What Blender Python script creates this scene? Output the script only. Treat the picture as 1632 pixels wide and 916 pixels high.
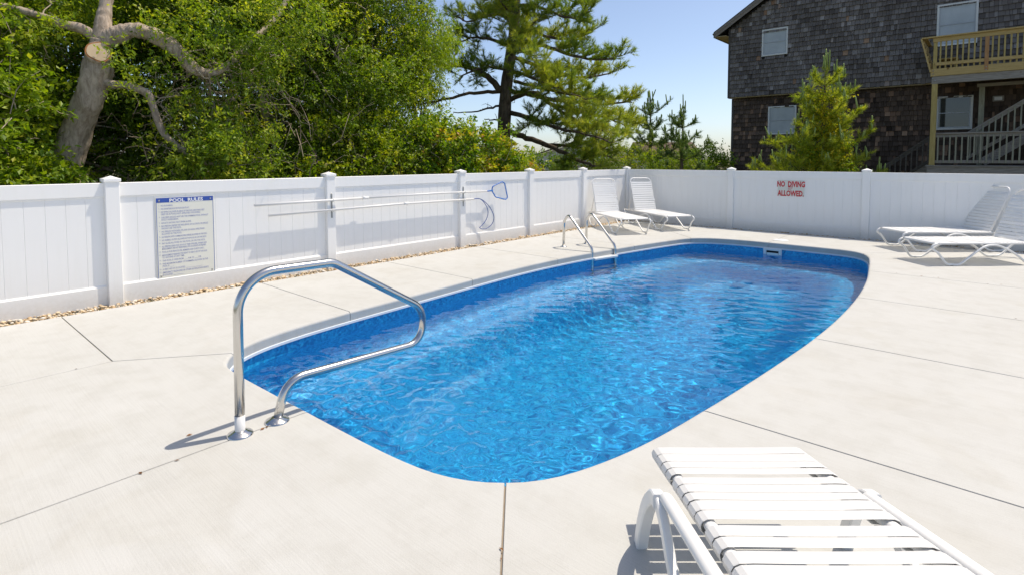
import bpy, bmesh, math, random
import numpy as np
from mathutils import Vector, Matrix

for o in list(bpy.data.objects):
    bpy.data.objects.remove(o)
scene = bpy.context.scene
COL = scene.collection
R = math.radians

# ------------------------------------------------------------------ camera, sky, sun, exposure
cam_data = bpy.data.cameras.new('camera')
cam_data.sensor_width = 36.0
cam_data.lens = 19.413
cam_data.shift_y = -0.0958            # a shift lens: the frame hangs below the optical axis
cam_data.clip_start = 0.05
cam_data.clip_end = 2000
camera = bpy.data.objects.new('camera', cam_data)
COL.objects.link(camera)
camera.location = (6.6996, -11.9023, 1.4444)
camera.rotation_euler = (R(90 - 3.06), 0, R(41.187))
scene.camera = camera

SUN_TRAVEL = Vector((-0.185, -0.425, -1.0)).normalized()
world = bpy.data.worlds.new('World')
scene.world = world
world.use_nodes = True
wn = world.node_tree.nodes
wl = world.node_tree.links
sky = wn.new('ShaderNodeTexSky')
sky.sky_type = 'NISHITA'
sky.sun_disc = False
sky.sun_elevation = R(65.1)
sky.sun_rotation = R(23.5)
sky.air_density = 0.7
sky.dust_density = 1.3
sky.ozone_density = 3.0
wl.new(sky.outputs['Color'], wn['Background'].inputs['Color'])
wn['Background'].inputs['Strength'].default_value = 0.130

sun_data = bpy.data.lights.new('sun', 'SUN')
sun_data.energy = 2.8
sun_data.angle = R(0.53)
sun_data.color = (1.0, 0.955, 0.89)
sun_data.cycles.is_caustics_light = True
sun = bpy.data.objects.new('sun', sun_data)
COL.objects.link(sun)
sun.rotation_euler = SUN_TRAVEL.to_track_quat('-Z', 'Y').to_euler()
sun.location = (10, 20, 40)

scene.view_settings.view_transform = 'Standard'
scene.view_settings.look = 'None'
scene.view_settings.gamma = 1.0
scene.view_settings.exposure = 0.63
scene.view_settings.use_white_balance = True          # the photographer's daylight balance is a little warm
scene.view_settings.white_balance_temperature = 7250
scene.render.engine = 'CYCLES'
scene.cycles.max_bounces = 10
scene.cycles.diffuse_bounces = 6
scene.cycles.transmission_bounces = 8
scene.cycles.transparent_max_bounces = 12
scene.cycles.sample_clamp_indirect = 6.0
scene.cycles.use_denoising = True

# ------------------------------------------------------------------ helpers
def tag(o, label=None, category=None, group=None, kind=None):
    if label: o['label'] = label
    if category: o['category'] = category
    if group: o['group'] = group
    if kind: o['kind'] = kind
    return o

def empty(name, loc=(0, 0, 0), rz=0.0, parent=None):
    o = bpy.data.objects.new(name, None)
    COL.objects.link(o)
    o.location = loc
    o.rotation_euler = (0, 0, rz)
    o.empty_display_size = 0.1
    if parent: o.parent = parent
    return o

def place(name, mesh, parent=None, loc=(0, 0, 0), rot=(0, 0, 0)):
    o = bpy.data.objects.new(name, mesh)
    COL.objects.link(o)
    o.location = loc
    o.rotation_euler = rot
    if parent: o.parent = parent
    return o

class MB:
    """collects boxes, tubes and loose polygons into one mesh"""
    def __init__(self):
        self.v = []; self.f = []; self.smooth = []
    def poly(self, verts, faces, smooth=False):
        n = len(self.v)
        self.v += [tuple(p) for p in verts]
        self.f += [tuple(n + i for i in f) for f in faces]
        self.smooth += [smooth] * len(faces)
        return self
    def box(self, x0, x1, y0, y1, z0, z1, ch=0.0):
        if ch <= 0:
            v = [(x0,y0,z0),(x1,y0,z0),(x1,y1,z0),(x0,y1,z0),(x0,y0,z1),(x1,y0,z1),(x1,y1,z1),(x0,y1,z1)]
            f = [(3,2,1,0),(4,5,6,7),(0,1,5,4),(1,2,6,5),(2,3,7,6),(3,0,4,7)]
            return self.poly(v, f)
        # box whose edges along every axis are chamfered
        bm = bmesh.new()
        bmesh.ops.create_cube(bm, size=1.0)
        for q in bm.verts:
            q.co = Vector((x0 + (q.co.x + .5) * (x1 - x0), y0 + (q.co.y + .5) * (y1 - y0), z0 + (q.co.z + .5) * (z1 - z0)))
        bmesh.ops.bevel(bm, geom=bm.edges[:], offset=ch, segments=1, affect='EDGES')
        bm.verts.index_update()
        self.poly([q.co[:] for q in bm.verts], [[q.index for q in fc.verts] for fc in bm.faces])
        bm.free()
        return self
    def beam(self, a, b, w, h, up=(0, 0, 1)):
        """a rectangular bar from a to b: w across, h along `up`"""
        a = Vector(a); b = Vector(b); d = (b - a).normalized()
        s = d.cross(Vector(up)).normalized(); u = s.cross(d)
        v = []
        for p in (a, b):
            for sx, sy in ((-1, -1), (1, -1), (1, 1), (-1, 1)):
                v.append(p + s * (sx * w / 2) + u * (sy * h / 2))
        return self.poly(v, [(3,2,1,0),(4,5,6,7),(0,1,5,4),(1,2,6,5),(2,3,7,6),(3,0,4,7)])
    def tube(self, pts, rad, sides=12, closed=False, cap=True, flat=None):
        """round bar along a path; rad is a number or a list; flat=(a,b) makes an a by b oval"""
        P = [Vector(p[:3]) for p in pts]
        n = len(P)
        r = rad if hasattr(rad, '__len__') else [rad] * n
        T = []
        for i in range(n):
            if closed: t = P[(i + 1) % n] - P[i - 1]
            else: t = P[min(i + 1, n - 1)] - P[max(i - 1, 0)]
            T.append(t.normalized() if t.length > 1e-9 else Vector((0, 0, 1)))
        ref = Vector((0, 0, 1)) if abs(T[0].z) < .9 else Vector((1, 0, 0))
        N = (ref - T[0] * ref.dot(T[0])).normalized()
        verts = []
        for i in range(n):
            if i:
                N = (N - T[i] * N.dot(T[i]))
                N = N.normalized() if N.length > 1e-6 else T[i].orthogonal().normalized()
            B = T[i].cross(N)
            for k in range(sides):
                a = 2 * math.pi * k / sides
                ca, sa = math.cos(a), math.sin(a)
                if flat: ca *= flat[0]; sa *= flat[1]
                verts.append(P[i] + (N * ca + B * sa) * r[i])
        faces = []
        m = n if closed else n - 1
        for i in range(m):
            j = (i + 1) % n
            for k in range(sides):
                k2 = (k + 1) % sides
                faces.append((i * sides + k, i * sides + k2, j * sides + k2, j * sides + k))
        base = len(self.v)
        self.poly(verts, faces, True)
        if cap and not closed:
            self.f.append(tuple(base + k for k in range(sides))[::-1]); self.smooth.append(False)
            self.f.append(tuple(base + (n - 1) * sides + k for k in range(sides))); self.smooth.append(False)
        return self
    def lathe(self, prof, c=(0, 0, 0), sides=24, axis='Z', smooth=True):
        """prof: list of (radius, height)"""
        verts = []
        for r_, h_ in prof:
            for k in range(sides):
                a = 2 * math.pi * k / sides
                verts.append((c[0] + r_ * math.cos(a), c[1] + r_ * math.sin(a), c[2] + h_))
        faces = []
        for i in range(len(prof) - 1):
            for k in range(sides):
                k2 = (k + 1) % sides
                faces.append((i * sides + k, i * sides + k2, (i + 1) * sides + k2, (i + 1) * sides + k))
        b = len(self.v)
        self.poly(verts, faces, smooth)
        self.f.append(tuple(b + (len(prof) - 1) * sides + k for k in range(sides))); self.smooth.append(False)
        return self
    def mesh(self, name, material):
        me = bpy.data.meshes.new(name)
        me.from_pydata(self.v, [], self.f)
        if any(self.smooth): me.polygons.foreach_set('use_smooth', self.smooth)
        if material: me.materials.append(material)
        me.update()
        return me
    def build(self, name, material, parent=None, loc=(0, 0, 0), rot=(0, 0, 0)):
        return place(name, self.mesh(name, material), parent, loc, rot)

def np_mesh(name, V, F, material, attr=None, smooth=False):
    """mesh straight from arrays; F is (n,k) all the same k; attr: dict name -> per-vertex floats"""
    V = np.ascontiguousarray(V, np.float32); F = np.ascontiguousarray(F, np.int32)
    me = bpy.data.meshes.new(name)
    n, k = F.shape
    me.vertices.add(len(V)); me.vertices.foreach_set('co', V.ravel())
    me.loops.add(n * k); me.loops.foreach_set('vertex_index', F.ravel())
    me.polygons.add(n)
    me.polygons.foreach_set('loop_start', np.arange(0, n * k, k, dtype=np.int32))
    me.polygons.foreach_set('loop_total', np.full(n, k, np.int32))
    me.polygons.foreach_set('use_smooth', np.full(n, smooth, bool))
    for an, av in (attr or {}).items():
        a = me.attributes.new(an, 'FLOAT', 'POINT')
        a.data.foreach_set('value', np.ascontiguousarray(av, np.float32))
    me.materials.append(material)
    me.update(calc_edges=True)
    me.validate()
    return me

def fillet(pts, radii, seg=8):
    """polyline with rounded corners"""
    P = [Vector(p) for p in pts]
    out = [P[0]]
    for i in range(1, len(P) - 1):
        r_ = radii[i - 1] if hasattr(radii, '__len__') else radii
        a = (P[i - 1] - P[i]); b = (P[i + 1] - P[i])
        la, lb = a.length, b.length
        a.normalize(); b.normalize()
        ang = a.angle(b)
        if ang > math.pi - 0.02: out.append(P[i]); continue
        t = min(r_ / math.tan(ang / 2), la * .49, lb * .49)
        rr = t * math.tan(ang / 2)
        c = P[i] + (a + b).normalized() * (rr / math.sin(ang / 2))
        s = P[i] + a * t - c; e = P[i] + b * t - c
        tot = s.angle(e); axis = s.cross(e).normalized()
        for k in range(seg + 1):
            out.append(c + Matrix.Rotation(tot * k / seg, 3, axis) @ s)
    out.append(P[-1])
    return out

def catmull(pts, per=8, closed=False):
    P = [Vector(p) for p in pts]; n = len(P); out = []
    rng = range(n) if closed else range(n - 1)
    for i in rng:
        if closed: p0, p1, p2, p3 = P[i - 1], P[i], P[(i + 1) % n], P[(i + 2) % n]
        else: p0, p1, p2, p3 = P[max(i - 1, 0)], P[i], P[i + 1], P[min(i + 2, n - 1)]
        for k in range(per):
            t = k / per
            out.append(.5 * ((2 * p1) + (p2 - p0) * t + (2 * p0 - 5 * p1 + 4 * p2 - p3) * t * t + (3 * p1 - p0 - 3 * p2 + p3) * t ** 3))
    if not closed: out.append(P[-1])
    return out

# ------------------------------------------------------------------ materials
class Nodes:
    def __init__(self, name):
        self.m = bpy.data.materials.new(name)
        self.m.use_nodes = True
        self.t = self.m.node_tree
        self.b = self.t.nodes['Principled BSDF']
        self.out = self.t.nodes['Material Output']
    def n(self, kind, **kw):
        q = self.t.nodes.new('ShaderNode' + kind)
        for k, v in kw.items():
            if k in q.inputs.keys(): q.inputs[k].default_value = v
            else: setattr(q, k, v)
        return q
    def l(self, a, b): self.t.links.new(a, b)
    def set(self, **kw):
        for k, v in kw.items():
            key = k.replace('_', ' ')
            self.b.inputs[key].default_value = v
        return self
    def coord(self, which='Object', scale=None, rot=None):
        tc = self.n('TexCoord')
        if scale is None and rot is None: return tc.outputs[which]
        mp = self.n('Mapping')
        if scale is not None: mp.inputs['Scale'].default_value = scale
        if rot is not None: mp.inputs['Rotation'].default_value = rot
        self.l(tc.outputs[which], mp.inputs['Vector'])
        return mp.outputs['Vector']
    def noise(self, vec, scale, detail=4.0, rough=.55, dist=0.0):
        q = self.n('TexNoise')
        q.inputs['Scale'].default_value = scale; q.inputs['Detail'].default_value = detail
        q.inputs['Roughness'].default_value = rough; q.inputs['Distortion'].default_value = dist
        if vec is not None: self.l(vec, q.inputs['Vector'])
        return q.outputs['Fac']
    def ramp(self, fac, stops, interp='LINEAR'):
        q = self.n('ValToRGB'); r_ = q.color_ramp; r_.interpolation = interp
        while len(r_.elements) < len(stops): r_.elements.new(0.5)
        for e, (p, c) in zip(r_.elements, stops):
            e.position = p
            e.color = (*c, 1) if hasattr(c, '__len__') else (c, c, c, 1)
        self.l(fac, q.inputs['Fac'])
        return q.outputs['Color']
    def mix(self, a, b, fac, blend='MIX'):
        q = self.n('Mix'); q.data_type = 'RGBA'; q.blend_type = blend
        for key, val in (('Factor', fac), ('A', a), ('B', b)):
            s = [i for i in q.inputs if i.name == key and (i.type == 'VALUE' if key == 'Factor' else i.type == 'RGBA')][0]
            if hasattr(val, 'links') or isinstance(val, bpy.types.NodeSocket): self.l(val, s)
            else: s.default_value = val if key == 'Factor' else (*val, 1)
        return [o for o in q.outputs if o.type == 'RGBA'][0]
    def bump(self, h, strength=.3, dist=.01):
        q = self.n('Bump'); q.inputs['Strength'].default_value = strength; q.inputs['Distance'].default_value = dist
        self.l(h, q.inputs['Height']); self.l(q.outputs['Normal'], self.b.inputs['Normal'])
        return q
    def base(self, c):
        if isinstance(c, bpy.types.NodeSocket): self.l(c, self.b.inputs['Base Color'])
        else: self.b.inputs['Base Color'].default_value = (*c, 1)
        return self

def simple(name, color, rough=.5, metal=0.0, spec=.5, vary=0.0, scale=8.0):
    N = Nodes(name)
    N.set(Roughness=rough, Metallic=metal, Specular_IOR_Level=spec)
    if vary:
        f = N.noise(N.coord(), scale, 5)
        c = N.mix(tuple(x * (1 - vary) for x in color), tuple(min(1, x * (1 + vary)) for x in color), f)
        N.base(c)
    else: N.base(color)
    return N.m

def mat_concrete():
    N = Nodes('broomed_concrete')
    g = N.n('NewGeometry').outputs['Position']
    big = N.noise(g, .9, 4, .6)
    mid = N.noise(g, 5.0, 6, .65)
    fine = N.noise(g, 160.0, 3, .6)
    c = N.ramp(big, [(.30, (.515, .512, .487)), (.52, (.53, .53, .508)), (.75, (.55, .549, .53))])
    c = N.mix(c, N.ramp(mid, [(.35, (.80, .785, .75)), (.55, (1, 1, 1))]), .30, 'MULTIPLY')
    # old water stains with soft rims
    st = N.noise(g, 1.6, 3, .5, .6)
    c = N.mix(c, N.ramp(st, [(.56, (1, 1, 1)), (.64, (.945, .93, .90)), (.70, (.965, .955, .935)), (.8, (.97, .96, .94))]), .5, 'MULTIPLY')
    sp = N.n('TexVoronoi'); sp.feature = 'F1'; N.l(g, sp.inputs['Vector']); sp.inputs['Scale'].default_value = 14.0
    c = N.mix(c, N.ramp(sp.outputs['Distance'], [(.012, (.55, .5, .44)), (.03, (1, 1, 1))]), .6, 'MULTIPLY')
    c = N.mix(c, N.ramp(fine, [(.3, (.9, .9, .89)), (.65, (1, 1, 1))]), .55, 'MULTIPLY')
    # broom strokes run across the slabs
    mp = N.n('Mapping'); mp.inputs['Rotation'].default_value = (0, 0, R(8)); mp.inputs['Scale'].default_value = (2.2, 150.0, 1.0)
    N.l(g, mp.inputs['Vector'])
    br = N.noise(mp.outputs['Vector'], 1.0, 4, .6, .15)
    c = N.mix(c, N.ramp(br, [(.32, (.875, .87, .86)), (.58, (1, 1, 1))]), .40, 'MULTIPLY')
    add = N.n('Math', operation='ADD'); N.l(br, add.inputs[0]); N.l(fine, add.inputs[1])
    N.base(c); N.set(Roughness=.88, Specular_IOR_Level=.25)
    N.bump(add.outputs[0], .35, .002)
    return N.m

def let_through(N, c, amount):
    """thin white plastic glows a little when the sun is behind it"""
    tr = N.n('BsdfTranslucent'); ms = N.n('MixShader'); ms.inputs[0].default_value = amount
    if isinstance(c, bpy.types.NodeSocket): N.l(c, tr.inputs['Color'])
    else: tr.inputs['Color'].default_value = (*c, 1)
    N.l(N.b.outputs[0], ms.inputs[1]); N.l(tr.outputs[0], ms.inputs[2]); N.l(ms.outputs[0], N.out.inputs['Surface'])

def mat_vinyl():
    N = Nodes('white_vinyl')
    g = N.n('NewGeometry').outputs['Position']
    f = N.noise(g, 3.0, 5, .6)
    mp = N.n('Mapping'); mp.inputs['Scale'].default_value = (9, 9, .7); N.l(g, mp.inputs['Vector'])
    drip = N.noise(mp.outputs['Vector'], 2.0, 4, .6)
    c = N.mix((.89, .89, .877), (.92, .92, .91), f)
    c = N.mix(c, N.ramp(drip, [(.5, (1, 1, 1)), (.8, (.955, .95, .93))]), .6, 'MULTIPLY')
    # splashed dirt low down on the panels
    z = N.n('SeparateXYZ'); N.l(g, z.inputs[0])
    dirt = N.noise(g, 30.0, 3)
    zz = N.n('MapRange'); zz.inputs['From Min'].default_value = .02; zz.inputs['From Max'].default_value = .22
    zz.inputs['To Min'].default_value = .55; zz.inputs['To Max'].default_value = 0
    N.l(z.outputs['Z'], zz.inputs['Value'])
    mu = N.n('Math', operation='MULTIPLY'); N.l(zz.outputs[0], mu.inputs[0]); N.l(dirt, mu.inputs[1])
    c = N.mix(c, (.62, .57, .49), mu.outputs[0])
    N.base(c); N.set(Roughness=.42, Specular_IOR_Level=.4)
    return N.m

def mat_steel():
    N = Nodes('stainless_steel')
    v = N.coord()
    f = N.noise(v, 9, 5)
    N.base(N.mix((.60, .59, .57), (.68, .67, .65), f))
    N.set(Metallic=1.0)
    N.l(N.ramp(N.noise(v, 7, 2), [(.3, .15), (.7, .24)]), N.b.inputs['Roughness'])
    return N.m

def mat_liner():
    N = Nodes('blue_pool_liner')
    g = N.n('NewGeometry').outputs['Position']
    v = N.n('TexVoronoi'); v.inputs['Scale'].default_value = 46.0; N.l(g, v.inputs['Vector'])
    v2 = N.noise(g, 34.0, 3, .7)
    blot = N.noise(g, 5.0, 3, .6)
    c = N.ramp(v.outputs['Color'], [(.15, (.002, .24, .54)), (.45, (.002, .36, .68)), (.70, (.003, .42, .75)), (.92, (.02, .52, .82))])
    c = N.mix(c, N.ramp(v2, [(.35, (.45, .55, .68)), (.55, (1.05, 1.05, 1.04))]), .5, 'MULTIPLY')
    c = N.mix(c, N.ramp(blot, [(.35, (.8, .85, .9)), (.6, (1, 1, 1))]), .5, 'MULTIPLY')
    N.base(c); N.set(Roughness=.35, Specular_IOR_Level=.35)
    return N.m

def mat_water():
    N = Nodes('pool_water')
    N.base((.93, .985, 1.0))
    N.set(Roughness=0.0, IOR=1.333, Transmission_Weight=1.0)
    return N.m

def mat_tint(name, stops, rough=.6, translucent=0.0, spec=.3, trans_gain=(1.5, 1.6, .6)):
    """colour picked per piece by the 'tint' attribute stored on the geometry"""
    N = Nodes(name)
    a = N.n('Attribute'); a.attribute_name = 'tint'
    c = N.ramp(a.outputs['Fac'], stops)
    N.base(c); N.set(Roughness=rough, Specular_IOR_Level=spec)
    if translucent:
        tr = N.n('BsdfTranslucent')
        N.l(N.mix(c, trans_gain, 1.0, 'MULTIPLY'), tr.inputs['Color'])
        ms = N.n('MixShader'); ms.inputs[0].default_value = translucent
        N.l(N.b.outputs[0], ms.inputs[1]); N.l(tr.outputs[0], ms.inputs[2]); N.l(ms.outputs[0], N.out.inputs['Surface'])
    return N.m

def mat_bark(name, dark, light, scale=14):
    N = Nodes(name)
    v = N.coord('Object', (1, 1, .35))
    f = N.noise(v, scale, 8, .7, .8)
    f2 = N.noise(N.coord(), 3.0, 4)
    c = N.ramp(f, [(.3, dark), (.62, light)])
    c = N.mix(c, N.ramp(f2, [(.35, (.6, .6, .56)), (.65, (1.1, 1.08, 1.05))]), .6, 'MULTIPLY')
    N.base(c); N.set(Roughness=.92, Specular_IOR_Level=.15)
    N.bump(f, .9, .02)
    return N.m

def mat_wood(name, dark, light, axis_scale=(1.5, 22, 22)):
    N = Nodes(name)
    v = N.coord('Object', axis_scale)
    f = N.noise(v, 2.2, 6, .65, .6)
    k = N.n('TexVoronoi'); k.inputs['Scale'].default_value = 2.3; N.l(N.coord(), k.inputs['Vector'])
    c = N.ramp(f, [(.3, dark), (.7, light)])
    c = N.mix(c, N.ramp(k.outputs['Distance'], [(.04, (.35, .25, .16)), (.09, (1, 1, 1))]), .8, 'MULTIPLY')
    N.base(c); N.set(Roughness=.8, Specular_IOR_Level=.2)
    N.bump(f, .3, .004)
    return N.m

M = {}
M['concrete'] = mat_concrete()
M['vinyl'] = mat_vinyl()
M['steel'] = mat_steel()
M['liner'] = mat_liner()
M['water'] = mat_water()
M['track'] = simple('white_liner_track', (.62, .68, .74), .35, vary=.06)
M['white_plastic'] = simple('white_plastic', (.76, .77, .76), .38, vary=.03)
def mat_strap():
    N = Nodes('white_vinyl_strap')
    c = N.mix((.68, .68, .668), (.73, .73, .718), N.noise(N.coord(), 30, 4))
    N.base(c); N.set(Roughness=.42, Specular_IOR_Level=.35)
    let_through(N, c, .10)
    return N.m
M['strap'] = mat_strap()
M['chair_strap'] = simple('white_chair_strap', (.84, .84, .825), .42, vary=.03, scale=30)
M['chair_frame'] = simple('white_powder_coat', (.79, .79, .775), .35, vary=.04, scale=12)
M['rubber'] = simple('grey_rubber_foot', (.30, .30, .29), .7)
M['blue_plastic'] = simple('blue_plastic', (.02, .16, .52), .4, vary=.2)
M['dark_blue'] = simple('navy_coated_wire', (.03, .08, .28), .4)
M['black'] = simple('dark_opening', (.02, .02, .02), .8)
M['grey_metal'] = simple('dull_zinc', (.35, .35, .34), .45, 1.0)
M['aluminium'] = simple('white_pole', (.74, .74, .73), .3, vary=.03)
M['paper'] = simple('sign_panel', (.80, .80, .72), .5, vary=.04, scale=5)
M['sign_white'] = simple('sign_cream', (.70, .72, .66), .5, vary=.05, scale=6)
M['sign_blue'] = simple('sign_blue', (.03, .09, .40), .5)
M['sign_text'] = simple('sign_text_faded_blue', (.40, .42, .60), .6)
M['sign_red'] = simple('sign_red', (.58, .02, .03), .5, vary=.15)
M['text_white'] = simple('sign_text_white', (.85, .86, .86), .5)
M['pebble'] = mat_tint('tan_pebble', [(0, (.36, .22, .11)), (.25, (.56, .40, .23)), (.55, (.66, .52, .34)), (.8, (.72, .63, .50)), (1, (.74, .70, .63))], .7)
M['dry_leaf'] = mat_tint('dry_brown_leaf', [(0, (.10, .045, .015)), (1, (.28, .12, .04))], .8)
M['oak_bark'] = mat_bark('grey_brown_bark', (.22, .165, .125), (.60, .50, .41), 16)
M['cut_wood'] = simple('fresh_cut_wood', (.56, .43, .28), .8, vary=.18, scale=6)
M['cut_rim'] = simple('orange_inner_bark', (.36, .15, .05), .85, vary=.3, scale=14)
M['pine_bark'] = mat_bark('dark_pine_bark', (.05, .038, .03), (.18, .14, .11), 12)
M['twig'] = simple('dead_grey_twig', (.36, .295, .22), .9, vary=.35, scale=5)
LEAF = [(0, (.035, .07, .009)), (.35, (.085, .155, .014)), (.65, (.185, .275, .022)), (.88, (.33, .40, .03)), (1, (.46, .46, .045))]
M['leaf_dark'] = mat_tint('dark_green_leaf', LEAF, .45, .42, .4)
M['leaf_mid'] = mat_tint('mid_green_leaf', [(0, (.045, .10, .010)), (.4, (.14, .235, .016)), (.75, (.30, .37, .022)), (1, (.46, .45, .035))], .45, .42, .4)
M['leaf_bright'] = mat_tint('bright_green_leaf', [(0, (.07, .14, .012)), (.4, (.19, .29, .018)), (.8, (.33, .40, .03)), (1, (.45, .45, .05))], .45, .40, .35)
M['leaf_vine'] = mat_tint('yellow_green_vine_leaf', [(0, (.05, .12, .012)), (.35, (.17, .28, .02)), (.65, (.38, .41, .028)), (.85, (.55, .43, .035)), (1, (.48, .22, .035))], .45, .42, .35)
M['needle'] = mat_tint('pine_needle', [(0, (.05, .10, .02)), (.4, (.15, .225, .035)), (.75, (.31, .36, .055)), (1, (.48, .47, .08))], .5, .42, .3)
M['needle_dark'] = mat_tint('dark_pine_needle', [(0, (.04, .085, .03)), (.5, (.10, .175, .05)), (1, (.25, .31, .08))], .5, .3, .3)
M['needle_gold'] = mat_tint('golden_pine_needle', [(0, (.16, .23, .03)), (.5, (.38, .43, .055)), (1, (.60, .57, .10))], .5, .42, .3)
M['candle'] = simple('pale_green_pine_candle', (.25, .33, .09), .7, vary=.25, scale=20)
M['shingle_up'] = mat_tint('weathered_grey_shingle', [(0, (.05, .041, .036)), (.5, (.165, .145, .132)), (.86, (.285, .26, .245)), (.93, (.36, .335, .32)), (.95, (.28, .17, .11)), (1, (.40, .27, .18))], .9, spec=.15)
M['shingle_low'] = mat_tint('brown_cedar_shingle', [(0, (.035, .025, .02)), (.5, (.10, .072, .055)), (.8, (.17, .12, .088)), (.9, (.20, .125, .085)), (1, (.36, .235, .16))], .9, spec=.15)
M['house_dark'] = simple('dark_sheathing', (.03, .026, .023), .95)
M['trim_grey'] = mat_wood('weathered_trim', (.17, .145, .12), (.33, .29, .25), (1.2, 20, 20))
M['corner_trim'] = mat_wood('dark_corner_board', (.06, .055, .05), (.13, .12, .11), (20, 20, 1.2))
M['roofing'] = simple('grey_asphalt_shingle', (.10, .098, .095), .95, vary=.3, scale=20)
M['soffit'] = simple('tan_soffit', (.38, .30, .18), .85, vary=.2)
M['win_frame'] = simple('white_window_trim', (.68, .69, .66), .5, vary=.06)
M['win_sash'] = simple('grey_sash', (.40, .43, .45), .4)
M['yellow_wood'] = mat_wood('new_treated_lumber', (.40, .27, .10), (.58, .44, .20))
M['yellow_wood_v'] = mat_wood('new_treated_post', (.36, .27, .09), (.54, .43, .18), (22, 22, 1.5))
M['orange_wood'] = mat_wood('cedar_post', (.34, .17, .07), (.50, .29, .14), (22, 22, 1.5))
M['grey_wood'] = mat_wood('weathered_lumber', (.19, .17, .145), (.40, .37, .325))
M['grey_wood_v'] = mat_wood('weathered_post', (.18, .18, .13), (.40, .395, .30), (22, 22, 1.5))
M['dark_wood'] = mat_wood('old_dark_lumber', (.07, .062, .052), (.16, .145, .12))
M['far_roof'] = simple('brown_far_roof', (.115, .070, .052), .95, vary=.2, scale=3)
M['far_wall'] = simple('white_far_wall', (.62, .62, .60), .8, vary=.06)

def mat_screen():
    N = Nodes('window_screen')
    v = N.coord()
    f = N.noise(v, 2.5, 3)
    N.base(N.ramp(f, [(.3, (.40, .44, .45)), (.7, (.50, .54, .55))]))
    N.set(Roughness=.32, Specular_IOR_Level=.5)
    return N.m
M['screen'] = mat_screen()
def mat_glass():
    N = Nodes('dark_window_glass')
    N.base((.05, .055, .05)); N.set(Roughness=.04, Specular_IOR_Level=.8)
    return N.m
M['glass'] = mat_glass()
def mat_net():
    N = Nodes('white_net_mesh')
    N.base((.8, .82, .82)); N.set(Roughness=.7)
    tr = N.n('BsdfTransparent'); ms = N.n('MixShader'); ms.inputs[0].default_value = .62
    N.l(N.b.outputs[0], ms.inputs[1]); N.l(tr.outputs[0], ms.inputs[2]); N.l(ms.outputs[0], N.out.inputs['Surface'])
    return N.m
M['net'] = mat_net()
def mat_ground():
    N = Nodes('sandy_ground')
    g = N.n('NewGeometry').outputs['Position']
    f = N.noise(g, .6, 6, .6); f2 = N.noise(g, 25, 4)
    c = N.ramp(f, [(.35, (.06, .085, .025)), (.55, (.15, .13, .07)), (.7, (.30, .25, .17))])
    N.base(N.mix(c, N.ramp(f2, [(.3, (.6, .6, .6)), (.7, (1.1, 1.1, 1.1))]), .6, 'MULTIPLY')); N.set(Roughness=1.0, Specular_IOR_Level=.1)
    return N.m
M['ground'] = mat_ground()
M['joint'] = simple('dirt_in_joint', (.27, .22, .165), .95, vary=.4, scale=20)

# ------------------------------------------------------------------ pool outline (X across from the left fence, Y towards the far fence)
CTRL = [(2.75,-10.355),(3.4,-10.345),(4.0,-10.325),(4.55,-10.295),(4.86,-10.235),(5.08,-10.105),(5.225,-9.92),(5.33,-9.64),(5.405,-9.30),
        (5.47,-8.82),(5.535,-8.2),(5.595,-7.5),(5.635,-6.9),(5.655,-6.1),(5.64,-5.1),(5.57,-4.1),(5.47,-3.25),(5.365,-2.5),(5.285,-2.16),
        (5.16,-1.92),(4.96,-1.79),(4.65,-1.75),(4.2,-1.735),(3.7,-1.73),(3.25,-1.745),(2.90,-1.82),(2.62,-1.98),(2.44,-2.26),(2.33,-2.7),
        (2.2,-3.4),(2.08,-4.15),(1.98,-4.9),(1.925,-5.7),(1.925,-6.4),(1.965,-7.1),(2.02,-7.8),(2.075,-8.5),(2.13,-9.15),(2.19,-9.6),
        (2.275,-9.93),(2.40,-10.16),(2.55,-10.29)]
_c = np.array([tuple(v) for v in catmull([(x, y, 0) for x, y in CTRL], 12, True)])[:, :2]
_d = np.r_[0, np.cumsum(np.linalg.norm(np.diff(np.r_[_c, _c[:1]], axis=0), axis=1))]
NP = 260
_t = np.linspace(0, _d[-1], NP, endpoint=False)
_cc = np.r_[_c, _c[:1]]
POOL = np.stack([np.interp(_t, _d, _cc[:, 0]), np.interp(_t, _d, _cc[:, 1])], 1)      # counter-clockwise
_tan = np.roll(POOL, -1, 0) - np.roll(POOL, 1, 0)
_tan /= np.linalg.norm(_tan, axis=1)[:, None]
PNRM = np.stack([_tan[:, 1], -_tan[:, 0]], 1)                                          # outward
PC = np.array([3.785, -6.04])

# ------------------------------------------------------------------ ground: one sheet to the horizon with a hole where the pool is
def ring_sheet(name, rings, material, closed_loop=True):
    n = len(rings[0]); V = np.concatenate(rings); F = []
    for k in range(len(rings) - 1):
        for i in range(n):
            j = (i + 1) % n
            F.append((k * n + i, k * n + j, (k + 1) * n + j, (k + 1) * n + i))
    me = bpy.data.meshes.new(name)
    me.from_pydata(V.tolist(), [], F); me.materials.append(material)
    return me
dirs = POOL - PC; dirs /= np.linalg.norm(dirs, axis=1)[:, None]
z = lambda a, h: np.c_[a, np.full(len(a), h)]
ground = place('ground', ring_sheet('ground', [z(POOL + PNRM * .06, -.05), z(POOL + PNRM * .5, -.05), z(PC + dirs * 12, -.05), z(PC + dirs * 40, -.05), z(PC + dirs * 900, -.05)], M['ground']))
tag(ground, 'sandy ground under the deck and beyond the fences', 'ground', kind='structure')

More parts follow.
